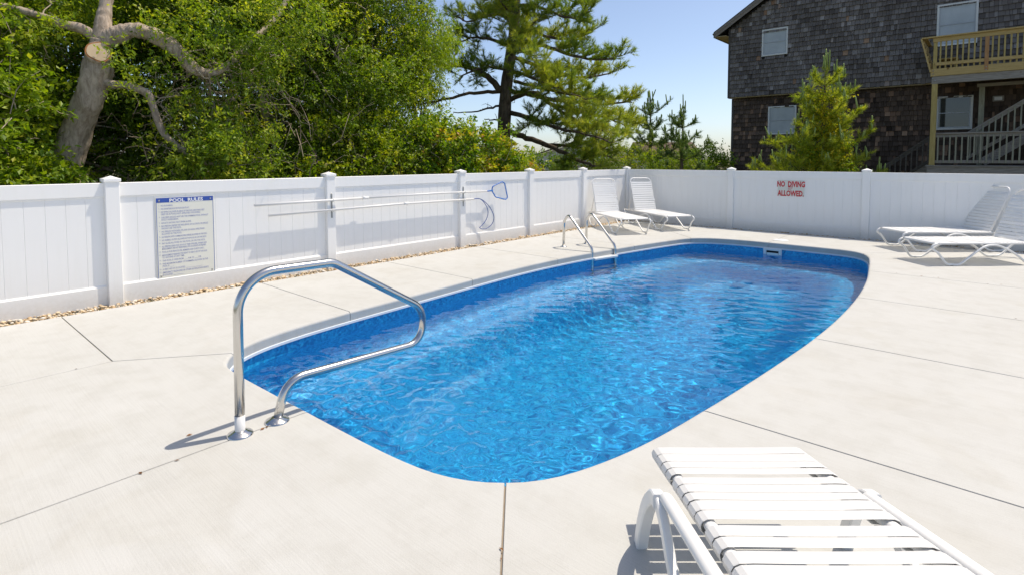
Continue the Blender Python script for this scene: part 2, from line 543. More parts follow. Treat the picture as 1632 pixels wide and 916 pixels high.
# ------------------------------------------------------------------ deck slabs
def nearest(p):
    return int(np.argmin(np.linalg.norm(POOL - np.array(p), axis=1)))
def arc(i, j):
    out = []
    k = i
    while True:
        out.append(k)
        if k == j: break
        k = (k + 1) % NP
    return out
def slab_poly(i, j, rest):
    """pool edge from outline index i to j, then the straight-sided rest; returns points and per-edge gap"""
    a = arc(i, j)
    pts = [tuple(POOL[k]) for k in a] + list(rest)
    pool_edge = [True] * (len(a) - 1) + [False] * (len(rest) + 1)
    return pts, pool_edge
def offset_poly(pts, gaps):
    n = len(pts); P = [np.array(p, float) for p in pts]; out = []
    area = sum(P[i][0] * P[(i + 1) % n][1] - P[(i + 1) % n][0] * P[i][1] for i in range(n))
    s = 1.0 if area > 0 else -1.0
    for i in range(n):
        e0 = P[i] - P[i - 1]; e1 = P[(i + 1) % n] - P[i]
        e0 /= np.linalg.norm(e0); e1 /= np.linalg.norm(e1)
        n0 = np.array([-e0[1], e0[0]]) * s; n1 = np.array([-e1[1], e1[0]]) * s
        g0, g1 = gaps[i - 1], gaps[i]
        det = n0[0] * n1[1] - n0[1] * n1[0]
        if abs(det) < .08:
            out.append(P[i] + n0 * max(g0, g1) if g0 == g1 else P[i] + (n0 * g0 + n1 * g1) / 2)
        else:
            x = (g0 * n1[1] - g1 * n0[1]) / det; y = (n0[0] * g1 - n1[0] * g0) / det
            out.append(P[i] + np.array([x, y]))
    return out
def make_slab(pts, pool_edge, parent, top=0.0):
    gaps = [0.0 if e else .0030 for e in pool_edge]
    Q = offset_poly(pts, gaps); n = len(Q)
    area = sum(Q[i][0] * Q[(i + 1) % n][1] - Q[(i + 1) % n][0] * Q[i][1] for i in range(n))
    if area < 0:
        Q = Q[::-1]; pool_edge = [pool_edge[(n - 2 - i) % n] for i in range(n)]
    V = [(q[0], q[1], top) for q in Q] + [(q[0], q[1], -.088) for q in Q]
    F = [tuple(range(n)), tuple(range(2 * n - 1, n - 1, -1))] + [(i, i + n, (i + 1) % n + n, (i + 1) % n) for i in range(n)]
    me = bpy.data.meshes.new('concrete_slab'); me.from_pydata(V, [], F); me.materials.append(M['concrete'])
    w = me.attributes.new('bevel_weight_edge', 'FLOAT', 'EDGE')
    for e in me.edges:
        a, b = sorted(e.vertices)
        if b < n:
            k = a if b == a + 1 else (b if (a == 0 and b == n - 1) else None)
            if k is not None: w.data[e.index].value = 1.0 if pool_edge[k] else .13
    o = place('concrete_slab', me, parent)
    b = o.modifiers.new('rounded_edge', 'BEVEL')
    b.limit_method = 'WEIGHT'; b.width = .026; b.segments = 4
    return o

deck = empty('pool_deck')
tag(deck, 'pale broom-finished concrete deck around the pool', 'deck', kind='structure')
jl = [(2.43,-10.24),(3.78,-10.33),(5.08,-10.105),(5.47,-8.82),(5.63,-6.96),(5.64,-5.14),(5.49,-3.45),(5.20,-1.95),(3.79,-1.73),(2.41,-2.00),(2.17,-3.56),(1.94,-5.42),(1.97,-7.24),(2.115,-8.99)]
J = [nearest(p) for p in jl]
jp = lambda k: tuple(POOL[J[k]])
FY, LX, RX, NY = -.26, .25, 12.3, -15.5
N0, N2, N7, N9 = (1.965, -10.86), (5.66, -10.78), (5.72, -1.32), (1.80, -1.46)
E_ = lambda k: (RX, POOL[J[k]][1])
W_ = lambda k: (LX, POOL[J[k]][1])
slabs = [
    (J[0], J[1], [(POOL[J[1]][0], NY), (N0[0], NY), N0]),
    (J[1], J[2], [N2, (N2[0], NY), (POOL[J[1]][0], NY)]),
    (J[2], J[3], [E_(3), (RX, N2[1]), N2]),
    (J[3], J[4], [E_(4), E_(3)]), (J[4], J[5], [E_(5), E_(4)]), (J[5], J[6], [E_(6), E_(5)]),
    (J[6], J[7], [N7, (RX, N7[1]), E_(6)]),
    (J[7], J[8], [(POOL[J[8]][0], FY), (N7[0], FY), N7]),
    (J[8], J[9], [N9, (N9[0], FY), (POOL[J[8]][0], FY)]),
    (J[9], J[10], [W_(10), (LX, N9[1]), N9]),
    (J[10], J[11], [W_(11), W_(10)]), (J[11], J[12], [W_(12), W_(11)]), (J[12], J[13], [W_(13), W_(12)]),
    (J[13], J[0], [N0, (LX, N0[1]), W_(13)]),
]
for i, j, rest in slabs:
    pts, pe = slab_poly(i, j, rest)
    make_slab(pts, pe, deck)
for q in ([N2, (RX, N2[1]), (RX, NY), (N2[0], NY)], [N7, (N7[0], FY), (RX, FY), (RX, N7[1])],
          [N9, (LX, N9[1]), (LX, FY), (N9[0], FY)], [N0, (N0[0], NY), (LX, NY), (LX, N0[1])]):
    make_slab(q, [False] * 4, deck)
# dirt that fills the joints, a sheet just under the slab arrises
jd = place('joint_fill', ring_sheet('joint_fill', [z(POOL + PNRM * .05, -.012), z(POOL + PNRM * .4, -.012)], M['joint']), deck)
bmj = MB()
for k in range(14):
    a = np.array(jp(k))
    b = {0: N0, 2: N2, 7: N7, 9: N9}.get(k)
    if b is None:
        if k == 1: b = (a[0], NY)
        elif k in (3, 4, 5, 6): b = (RX, a[1])
        elif k == 8: b = (a[0], FY)
        else: b = (LX, a[1])
    b = np.array(b); d = (b - a) / np.linalg.norm(b - a); a = a + d * .03; s = np.array([-d[1], d[0]]) * .03
    bmj.poly([(*(a - s), -.009), (*(b - s), -.009), (*(b + s), -.009), (*(a + s), -.009)], [(0, 1, 2, 3)])
for a, b in ((N0, (N0[0], NY)), (N0, (LX, N0[1])), (N2, (N2[0], NY)), (N2, (RX, N2[1])), (N7, (N7[0], FY)), (N7, (RX, N7[1])), (N9, (N9[0], FY)), (N9, (LX, N9[1]))):
    a = np.array(a); b = np.array(b); d = (b - a) / np.linalg.norm(b - a); s = np.array([-d[1], d[0]]) * .03
    bmj.poly([(*(a - s), -.0075), (*(b - s), -.0075), (*(b + s), -.0075), (*(a + s), -.0075)], [(0, 1, 2, 3)])
bmj.build('joint_dirt', M['joint'], deck)

# ------------------------------------------------------------------ pool basin: liner walls, ledge, hopper floor, white bead track
WATER_Z = -.205
HALF = np.array([1.865, 4.31])
def inset(d):
    s = (HALF - d) / HALF
    return PC + (POOL - PC) * np.maximum(s, 0.0)
def smooth(t): t = np.clip(t, 0, 1); return t * t * (3 - 2 * t)
rings = [z(POOL + PNRM * .012, -.095), z(POOL + PNRM * .012, -.20), z(POOL + PNRM * .012, -.6), z(POOL + PNRM * .012, -.91)]
for d in (.02, .05, .10, .2, .3, .38, .46, .56, .68, .8, .92, 1.04, 1.2, 1.4, 1.6, 1.8, 1.865):
    p = inset(d)
    D = .42 + .50 * smooth((p[:, 1] + 8.2) / 3.6)
    zz = -.92 - .06 * smooth(d / .1) - D * smooth((d - .36) / .62) - .03 * smooth((d - .3) / 1.2)
    rings.append(np.c_[p, zz])
me = ring_sheet('pool_basin', rings, M['liner'])
me.flip_normals()
me.polygons.foreach_set('use_smooth', [True] * len(me.polygons))
basin = place('pool_basin', me)
tag(basin, 'blue mottled vinyl pool liner with sunken deep end', 'pool', kind='structure')
basin.cycles.is_caustics_receiver = True
tr = MB()
prof = [(.004, -.086), (-.010, -.090), (-.012, -.110), (.006, -.113)]
tv = [];
for off, h in prof: tv.append(z(POOL + PNRM * off, h))
tme = ring_sheet('liner_track', tv, M['track']); tme.flip_normals()
place('liner_track', tme, basin)

# water: real ripples in the surface
rng = np.random.default_rng(7)
STEP = .0225
xs = np.arange(1.85, 5.72, STEP); ys = np.arange(-10.42, -1.66, STEP)
GX, GY = np.meshgrid(xs, ys)
def inside(px, py, poly):
    c = np.zeros(px.shape, bool); n = len(poly); j = n - 1
    for i in range(n):
        xi, yi = poly[i]; xj, yj = poly[j]
        if yi != yj:
            c ^= ((yi > py) != (yj > py)) & (px < (xj - xi) * (py - yi) / (yj - yi) + xi)
        j = i
    return c
H = np.zeros_like(GX)
wind = R(118)
for i in range(80):
    lam = float(np.exp(rng.uniform(np.log(.07), np.log(.42))))
    a = wind + rng.normal(0, .6)
    k = 2 * np.pi / lam
    amp = .00050 * lam ** 1.0 / .3 * rng.uniform(.5, 1.2)
    wob = .35 * np.sin(GX * rng.uniform(.6, 2.2) + GY * rng.uniform(.5, 1.8) + rng.uniform(0, 6.3))
    env = .65 + .5 * np.sin(GX * rng.uniform(.5, 1.6) + rng.uniform(0, 6.3)) * np.sin(GY * rng.uniform(.4, 1.3) + rng.uniform(0, 6.3))
    ph = k * (np.cos(a) * GX + np.sin(a) * GY) + rng.uniform(0, 6.3) + wob
    H += amp * env * (np.sin(ph) + .25 * np.sin(2 * ph + .6))
H *= 1.0 + .45 * np.clip((GX - 4.2) / .9, 0, 1) * np.clip((-3.6 - GY) / 1.5, 0, 1) - .78 * np.exp(-(((GX - 3.5) / 1.25) ** 2 + ((GY + 7.6) / 2.0) ** 2))
# the return jet stirs up the near left corner
chop = np.exp(-(((GX - 3.7) / 1.35) ** 2 + ((GY + 9.95) / .6) ** 2))
for i in range(46):
    lam = float(np.exp(rng.uniform(np.log(.075), np.log(.22)))); a = rng.uniform(0, 2 * np.pi); k = 2 * np.pi / lam
    H += chop * .0050 * lam / .3 * rng.uniform(.5, 1.2) * np.sin(k * (np.cos(a) * GX + np.sin(a) * GY) + rng.uniform(0, 6.3) + .8 * np.sin(GX * 3 + i))
for (cx, cy, s) in ((4.95, -6.2, .9), (5.05, -7.6, .7), (4.8, -8.9, .7), (2.8, -5.2, .7)):
    r_ = np.hypot(GX - cx, GY - cy); H += .0011 * np.exp(-(r_ / s) ** 2) * np.sin(r_ * 2 * np.pi / .17 + 1.2 * np.sin(GX * 5))
keep = inside(GX, GY, POOL + PNRM * .03)
idx = -np.ones(GX.shape, int)
q = keep[:-1, :-1] & keep[1:, :-1] & keep[:-1, 1:] & keep[1:, 1:]
used = np.zeros_like(keep)
used[:-1, :-1] |= q; used[1:, :-1] |= q; used[:-1, 1:] |= q; used[1:, 1:] |= q
idx[used] = np.arange(used.sum())
V = np.stack([GX[used], GY[used], WATER_Z + H[used]], 1)
ii, jj = np.where(q)
F = np.stack([idx[ii, jj], idx[ii, jj + 1], idx[ii + 1, jj + 1], idx[ii + 1, jj]], 1)
water = place('pool_water', np_mesh('pool_water', V, F, M['water'], smooth=True))
tag(water, 'rippling clear blue pool water', 'water', kind='structure')
water.cycles.is_caustics_caster = True

# ------------------------------------------------------------------ pebble strips at the foot of the fences
def pebbles(name, label, boxes, n, seed):
    rg = np.random.default_rng(seed)
    bm = bmesh.new(); bmesh.ops.create_icosphere(bm, subdivisions=1, radius=1.0)
    bv = np.array([v.co[:] for v in bm.verts]); bf = np.array([[v.index for v in f.verts] for f in bm.faces]); bm.free()
    area = np.array([(b[1] - b[0]) * (b[3] - b[2]) for b in boxes]); which = rg.choice(len(boxes), n, p=area / area.sum())
    B = np.array(boxes)[which]
    # stones lie where they were thrown: thick in some places, thin in others
    c = np.stack([rg.uniform(B[:, 0], B[:, 1]), rg.uniform(B[:, 2], B[:, 3])], 1)
    size = np.exp(rg.normal(np.log(.0125), .36, n)).clip(.005, .026)
    sc = size[:, None] * np.stack([rg.uniform(.8, 1.35, n), rg.uniform(.7, 1.1, n), rg.uniform(.45, .75, n)], 1)
    ang = rg.uniform(0, 6.28, n); ca, sa = np.cos(ang), np.sin(ang)
    jit = 1 + rg.normal(0, .10, (n, len(bv), 1))
    L = bv[None] * jit * sc[:, None, :]
    X = L[..., 0] * ca[:, None] - L[..., 1] * sa[:, None]; Y = L[..., 0] * sa[:, None] + L[..., 1] * ca[:, None]
    zc = -.050 + sc[:, 2] * .6 + rg.uniform(0, .026, n)
    V = np.stack([X + c[:, :1], Y + c[:, 1:2], L[..., 2] + zc[:, None]], -1).reshape(-1, 3)
    F = (bf[None] + (np.arange(n) * len(bv))[:, None, None]).reshape(-1, 3)
    t = np.repeat(np.clip(rg.beta(1.6, 1.3, n), 0, 1), len(bv))
    o = place(name, np_mesh(name, V, F, M['pebble'], {'tint': t}, True))
    tag(o, label, 'pebbles', kind='stuff')
    return o
pebbles('pebbles', 'tan pebbles along the foot of the left white fence', [(-.06, .245, -15.3, -.26)], 7600, 3)
pebbles('pebbles', 'tan pebbles along the foot of the far white fence', [(.25, 12.2, -.255, .06), (-.06, .25, -.26, .06)], 3600, 4)
rg = np.random.default_rng(12)
n = 46
pos = []
for k in range(n):      # dry leaf bits blown into the joints and onto the deck
    j = rg.integers(0, 6)
    if j == 0: p = (3.78 + rg.normal(0, .004), rg.uniform(-12.6, -10.5))
    elif j == 1: p = (1.965 + rg.normal(0, .004), rg.uniform(-12.5, -10.9))
    elif j == 2: t = rg.uniform(.1, .95); p = (5.08 + .58 * t, -10.105 - .675 * t)
    elif j == 3: p = (rg.uniform(5.6, 8), -5.14 + rg.normal(0, .006))
    elif j == 4: p = (rg.uniform(5.6, 8), -3.45 + rg.normal(0, .03))
    else: p = (rg.uniform(.5, 8), rg.choice([rg.uniform(-1.6, -.4), rg.uniform(-12, -10.6)]))
    pos.append(p)
pos = np.array(pos); a = rg.uniform(0, 6.28, n); s = rg.uniform(.006, .016, n)
d = np.stack([np.cos(a), np.sin(a)], 1) * s[:, None]; e = np.stack([-d[:, 1], d[:, 0]], 1) * .45
V = np.concatenate([np.c_[pos - d, np.full(n, .003)], np.c_[pos + e, np.full(n, .007)], np.c_[pos + d, np.full(n, .004)], np.c_[pos - e, np.full(n, .005)]])
F = np.stack([np.arange(n), np.arange(n) + n, np.arange(n) + 2 * n, np.arange(n) + 3 * n], 1)
o = place('leaf_litter', np_mesh('leaf_litter', V, F, M['dry_leaf'], {'tint': np.tile(rg.uniform(0, 1, n), 4)}))
tag(o, 'scattered bits of dry brown leaf on the deck', 'leaf litter', kind='stuff')

# ------------------------------------------------------------------ white vinyl fences (local x along the fence, local +y towards the deck)
POST, PH = .127, 1.222
m_post = MB().box(-POST / 2, POST / 2, -POST, 0, -.05, PH, .006).mesh('post', M['vinyl'])
def cap_mesh():
    m = MB(); a = POST / 2 + .011
    m.box(-a, a, -POST - .011, .011, PH - .004, PH + .030, .004)
    b = a - .010; c = -POST / 2
    m.poly([(-b, c - b, PH + .0302), (b, c - b, PH + .0302), (b, c + b, PH + .0302), (-b, c + b, PH + .0302), (0, c, PH + .058)],
           [(0, 1, 4), (1, 2, 4), (2, 3, 4), (3, 0, 4)])
    return m.mesh('post_cap', M['vinyl'])
m_cap = cap_mesh()
def rail_mesh(length, z0, z1, lip):
    m = MB()
    yb, yf = -.0885, -.0385
    m.box(0, length, yb, yf, z0, z1, .004)
    if lip == 'top':      # moulded step along the upper edge of the bottom rail
        m.box(0, length, yb + .006, yf - .006, z1 - .001, z1 + .012, .003)
    else:
        m.box(0, length, yb + .006, yf - .006, z0 - .012, z0 + .001, .003)
    return m.mesh('rail', M['vinyl'])
BW = .1535
m_board = MB().box(0, BW - .0006, -.0745, -.0525, .12, 1.08, .0022).mesh('board', M['vinyl'])
rail_cache = {}
def white_fence(label, origin, rz, posts):
    root = empty('white_fence', origin, rz)
    tag(root, label, 'fence', 'white vinyl fences around the pool')
    for x in posts:
        p = place('post', m_post, root, (x, 0, 0)); place('post_cap', m_cap, p)
    for a, b in zip(posts[:-1], posts[1:]):
        lo, hi = min(a, b) + POST / 2 - .01, max(a, b) - POST / 2 + .01
        L = round(hi - lo, 3)
        if L not in rail_cache:
            rail_cache[L] = (rail_mesh(L, 1.07, 1.208, 'bottom'), rail_mesh(L, -.045, .160, 'top'))
        for k in (0, 1): place('rail', rail_cache[L][k], root, (lo, 0, 0))
        nb = int(round((L - .02) / BW)); w = (L - .02) / nb
        for k in range(nb):
            bo = place('board', m_board, root, (lo + .01 + k * w, 0, 0)); bo.scale = (w / BW, 1, 1)
    return root
fl = white_fence('white vinyl fence on the left carrying the pool rules sign and poles', (0, 0, 0), R(-90), [1.83, 3.66, 5.49, 7.93, 10.37, 12.81, 15.25])
fr = white_fence('white vinyl fence across the far side below the shingled house', (0, 0, 0), R(180), [-2.46, -4.92, -7.38, -9.84, -12.3])
# the corner post belongs to the far fence, the runs that meet at it to their own sides
cp = place('post', m_post, fr, (.058, -.0, 0)); place('post_cap', m_cap, cp)
def run(parent, lo, hi, loc_of, rot):
    L = round(hi - lo, 3)
    if L not in rail_cache: rail_cache[L] = (rail_mesh(L, 1.07, 1.208, 'bottom'), rail_mesh(L, -.045, .160, 'top'))
    for k in (0, 1): place('rail', rail_cache[L][k], parent, loc_of(lo), rot)
    nb = int(round((L - .02) / BW)); w = (L - .02) / nb
    for k in range(nb):
        bo = place('board', m_board, parent, loc_of(lo + .01 + k * w), rot); bo.scale = (w / BW, 1, 1)
run(fr, -2.46 + POST / 2 - .01, .0045, lambda x: (x, 0, 0), (0, 0, 0))
run(fl, .01, 1.83 - POST / 2 + .01, lambda x: (x, 0, 0), (0, 0, 0))

# ------------------------------------------------------------------ signs
def lettering(body, size, material, parent, loc, rot, align='LEFT', name='lettering', sx=1.0, spacing=1.0, off=0.0):
    c = bpy.data.curves.new(name, 'FONT'); c.body = body; c.size = size; c.align_x = align; c.align_y = 'TOP'
    c.extrude = .0004; c.space_line = spacing; c.offset = off; c.resolution_u = 2
    o = bpy.data.objects.new(name, c); COL.objects.link(o); o.parent = parent; o.location = loc; o.rotation_euler = rot; o.scale = (sx, 1, 1)
    c.materials.append(material)
    # turn the letters into plain mesh
    bpy.context.view_layer.update()
    me = bpy.data.meshes.new_from_object(o.evaluated_get(bpy.context.evaluated_depsgraph_get()))
    bpy.data.objects.remove(o); bpy.data.curves.remove(c)
    me.name = name
    o = place(name, me, parent, loc, rot); o.scale = (sx, 1, 1)
    return o
SW, SH = .585, .875
rules = empty('pool_rules_sign', (-.046, -9.985, .158))          # local: y along the sign, z up, +x towards the deck
tag(rules, 'tall pool rules sign with blue header on the left fence', 'sign')
MB().box(0, .004, 0, SW, 0, SH, .001).build('panel', M['paper'], rules)
MB().box(.0042, .0052, .006, SW - .006, SH - .054, SH - .004).build('header_band', M['sign_blue'], rules)
fm = MB()
fm.box(.0042, .0048, .006, .011, .006, SH - .056); fm.box(.0042, .0048, SW - .011, SW - .006, .006, SH - .056)
fm.build('border_line', M['sign_blue'], rules)
TX = (R(90), 0, R(90))
lettering('POOL', .052, M['text_white'], rules, (.0056, SW / 2 - .085, SH - .0095), TX, 'CENTER', 'title_word', 1.10, off=.0016)
lettering('RULES', .052, M['text_white'], rules, (.0056, SW / 2 + .100, SH - .0095), TX, 'CENTER', 'title_word', 1.10, off=.0016)
RULES = [('NO RUNNING.',), ('NO BOISTEROUS OR ROUGH PLAY.',), ('NO DIVING ALLOWED IN AREAS OF THE POOL LESS THAN 5 FEET', 'DEEP OR IN POOLS NOT APPROVED FOR DIVING.'),
    ('CHILDREN SHOULD NOT USE THE SWIMMING POOL WITHOUT', 'ADULT SUPERVISION.'), ('ADULTS SHOULD NOT SWIM ALONE.',), ('NO PERSON UNDER THE INFLUENCE OF ALCOHOL OR DRUGS', 'SHOULD USE THE POOL.'),
    ('NO PERSON WITH SKIN, EYE, EAR OR NASAL INFECTIONS', 'ALLOWED IN THE POOL.'), ('NO PERSONS WITH COMMUNICABLE DISEASE ALLOWED IN THE POOL.',), ('NO ANIMALS OR PETS ALLOWED IN THE POOL OR ON THE DECK.',),
    ('NO GLASS ALLOWED IN THE POOL OR ON THE DECK.',), ('ALL PERSONS USING POOL DO SO AT THEIR OWN RISK. OWNERS AND', 'MANAGEMENT ARE NOT RESPONSIBLE FOR ACCIDENTS OR INJURIES.'),
    ('POOL IS FOR PRIVATE USE. MEMBERS AND GUESTS ONLY.',), ('MANAGEMENT RESERVES THE RIGHT TO DENY USE OF THE POOL', 'TO ANYONE AT ANY TIME.'), ('THIS POOL IS OPEN FROM ____ A.M. TO ____ P.M.',),
    ('THE MAXIMUM NUMBER OF SWIMMERS ALLOWED IN THE', 'POOL IS ____.'), ('A FIRST AID KIT IS LOCATED ____________________',), ('EMERGENCY TELEPHONE OR OTHER NOTIFICATION DEVICE', 'IS LOCATED ____________')]
n_lines = sum(len(r_) for r_ in RULES)
pitch = (SH - .062 - .030) / (n_lines + .34 * len(RULES)); y_ = SH - .074
for k, r_ in enumerate(RULES):
    lettering('%d.' % (k + 1), .020, M['sign_text'], rules, (.0046, .040, y_), TX, 'RIGHT', 'rule_number', .9)
    for ln in r_:
        lettering(ln, .0265, M['sign_text'], rules, (.0046, .050, y_), TX, 'LEFT', 'rule_text', min(.66, .50 / (len(ln) * .0165)), off=.0003)
        y_ -= pitch
    y_ -= pitch * .34
for yy in (.035, SW - .035):
    for zz in (.03, SH - .033):
        MB().lathe([(.009, 0), (.009, .002), (.004, .004)], sides=10).build('screw', M['grey_metal'], rules, (.0052, yy, zz), (0, R(90), 0))
nd = empty('no_diving_sign', (3.395, .0465, .712))              # local: x along the sign, z up, -y towards the deck
tag(nd, 'small cream NO DIVING ALLOWED sign with red letters on the far fence', 'sign')
MB().box(0, .49, -.004, 0, 0, .315, .001).build('panel', M['sign_white'], nd)
lettering('NO  DIVING', .150, M['sign_red'], nd, (.245, -.0046, .308), (R(90), 0, 0), 'CENTER', 'lettering', .62, off=.0062)
lettering('ALLOWED.', .150, M['sign_red'], nd, (.245, -.0046, .125), (R(90), 0, 0), 'CENTER', 'lettering', .64, off=.0062)
em = MB()
ring = [(.235 + .038 * math.cos(t), -.0052, .160 + .026 * math.sin(t) + .012 * math.cos(t)) for t in np.linspace(0, 2 * math.pi, 20, endpoint=False)]
em.tube(ring, .0035, 6, closed=True); em.tube([(.212, -.0052, .150), (.242, -.0052, .163), (.258, -.0052, .172)], .0035, 6)
em.build('emblem', M['sign_red'], nd)
for (xx, zz) in ((.02, .02), (.47, .02), (.02, .295), (.47, .295)):
    MB().lathe([(.007, 0), (.007, .002), (.003, .003)], sides=8).build('screw', M['grey_metal'], nd, (xx, -.0042, zz), (R(90), 0, 0))

# ------------------------------------------------------------------ poles on the left fence
def hanger(y, label):
    h = empty('pole_hanger', (0, y, 0)); tag(h, label, 'hanger', 'pole hangers on the fence posts')
    MB().box(.0005, .006, -.012, .012, .66, .99, .002).build('back_plate', M['grey_metal'], h)
    for zz in (.90, .765):
        p = fillet([(.006, 0, zz + .012), (.012, 0, zz - .022), (.048, 0, zz - .022), (.056, 0, zz + .016)], .012, 5)
        MB().tube(p, .005, 8).build('hook', M['white_plastic'], h)
hanger(-7.93, 'pole hanger on the fence post nearer the pool rules sign')
hanger(-5.49, 'pole hanger on the fence post nearer the skimmer net')
PX = .030
net = empty('skimmer_net', (PX, -8.97, .895)); tag(net, 'white pole with blue-framed leaf net hanging on the left fence', 'pool net')
zu = lambda y: .905 - .005 * abs(y + 6.9)
MB().tube([(0, 0, 0), (0, 1.55, 0.008)], .0165, 12).tube([(0, 1.52, .008), (0, 2.95, .012), (0, 4.02, -.004)], .0145, 12).build('pole', M['aluminium'], net)
MB().tube([(0, 1.50, .008), (0, 1.60, .008)], .0215, 12).build('pole_collar', M['white_plastic'], net)
MB().tube([(0, 3.98, -.004), (0, 4.17, 0.0)], .0125, 10).build('net_socket', M['blue_plastic'], net)
fpts = fillet([(0, 4.15, .0), (0, 4.17, .075), (0, 4.42, .150), (.01, 4.475, .125), (.02, 4.545, -.14), (.02, 4.50, -.175), (.01, 4.235, -.115), (0, 4.15, 0.0)], .05, 5)
MB().tube(fpts, .0105, 8).build('net_frame', M['blue_plastic'], net)
nv = [Vector((p[0], p[1], p[2])) for p in fpts]
cen = Vector((.0, 4.345, -.01)); nn = len(nv); vv = list(nv); ff = []
for k, dp in ((.82, .045), (.45, .085), (.0001, .10)):
    vv += [cen.lerp(p, k) + Vector((-dp * .35, 0, -dp * .9)) for p in nv]
for rr in range(3):
    for i in range(nn - 1): ff.append((rr * nn + i, rr * nn + i + 1, (rr + 1) * nn + i + 1, (rr + 1) * nn + i))
MB().poly(vv, ff, True).build('net_bag', M['net'], net)
hk = empty('rescue_hook', (PX, -8.80, .760)); tag(hk, 'white pole with blue crescent rescue hook hanging on the left fence', 'rescue hook')
MB().tube([(0, 0, 0), (0, 2.05, .022), (0, 3.53, .012)], .0155, 12).build('pole', M['aluminium'], hk)
MB().tube([(0, 2.05, .022), (0, 2.14, .022)], .021, 12).build('pole_collar', M['white_plastic'], hk)
c1 = catmull([(0, 3.50, .012), (0, 3.66, .012), (0, 3.80, -.05), (.02, 3.93, -.18), (.03, 4.0, -.33), (.03, 3.95, -.45), (.02, 3.83, -.515), (.01, 3.72, -.52), (.01, 3.66, -.49)], 6)
c2 = catmull([(0, 3.50, .010), (0, 3.68, .005), (0, 3.80, -.08), (.01, 3.865, -.20), (.01, 3.855, -.31), (.01, 3.78, -.41), (.01, 3.66, -.49)], 6)
MB().tube(c1, .0062, 8).build('crescent', M['dark_blue'], hk); MB().tube(c2, .0062, 8).build('crescent', M['dark_blue'], hk)

# ------------------------------------------------------------------ stainless grab rail at the near end
gr = empty('grab_rail', (3.752, -10.71, 0)); tag(gr, 'stainless steel figure-four grab rail at the near end of the pool', 'grab rail')
path = fillet([(0, 0, 0), (0, .006, .845), (0, .555, .835), (0, 1.245, .42), (0, 1.225, .185), (0, .255, .215), (0, .199, 0)], [.20, .13, .17, .13, .16], 14)
MB().tube(path, .0245, 20).build('rail_tube', M['steel'], gr)
for yy in (0, .199):
    MB().lathe([(.066, 0), (.066, .003), (.060, .010), (.036, .020), (.027, .026)], (0, yy, 0), 32).build('flange', M['steel'], gr)
MB().lathe([(.0256, .02), (.0256, .105)], sides=20).build('sleeve', M['aluminium'], gr)

# ------------------------------------------------------------------ ladder on the left side
ld = empty('pool_ladder', (1.40, -4.23, 0), R(-12)); tag(ld, 'stainless pool ladder with white treads on the left pool edge', 'ladder')
for yy in (-.26, .26):
    p = fillet([(0, yy, 0), (.012, yy, .42), (.115, yy, .555), (.665, yy, .05), (.675, yy, -.90)], [.13, .10, .15], 10)
    MB().tube(p, .0215, 16).build('rail', M['steel'], ld)
    MB().lathe([(.055, 0), (.055, .003), (.048, .009), (.028, .018), (.024, .022)], (0, yy, 0), 24).build('flange', M['steel'], ld)
    MB().tube([(.675, yy, -.84), (.675, yy, -.91)], .03, 12).build('bumper', M['white_plastic'], ld)
for zt in (-.11, -.40, -.68):
    mt = MB().box(.645, .735, -.262, .262, zt - .018, zt + .018, .006)
    for k in range(3): mt.box(.658 + k * .024, .668 + k * .024, -.22, .22, zt + .0182, zt + .0215)
    mt.build('tread', M['white_plastic'], ld)

# ------------------------------------------------------------------ skimmer in the far wall and its lid on the deck
sk = empty('pool_skimmer', (3.685, -1.738, -.225)); tag(sk, 'white skimmer mouth in the far pool wall', 'skimmer')
f_ = MB(); f_.box(0, .05, -.03, 0, 0, .125, .004); f_.box(.25, .30, -.03, 0, 0, .125, .004); f_.box(.05, .25, -.0295, 0, .087, .1245, .004); f_.box(.05, .25, -.0295, 0, -.04, .006, .002)
f_.build('frame', M['white_plastic'], sk)
MB().box(.05, .25, -.008, .0, .006, .087).build('opening', M['black'], sk)
MB().box(.055, .245, -.022, -.018, .006, .05).build('weir_flap', M['white_plastic'], sk)
lid = empty('round_deck_plate', (3.845, -1.325, 0)); tag(lid, 'round white skimmer lid set flush in the deck', 'skimmer lid')
MB().lathe([(.128, 0), (.128, .004), (.120, .007), (.118, .0055)], sides=36).build('collar', M['white_plastic'], lid)
MB().lathe([(.113, .001), (.113, .006), (.108, .0085)], sides=36).build('cover', M['white_plastic'], lid)

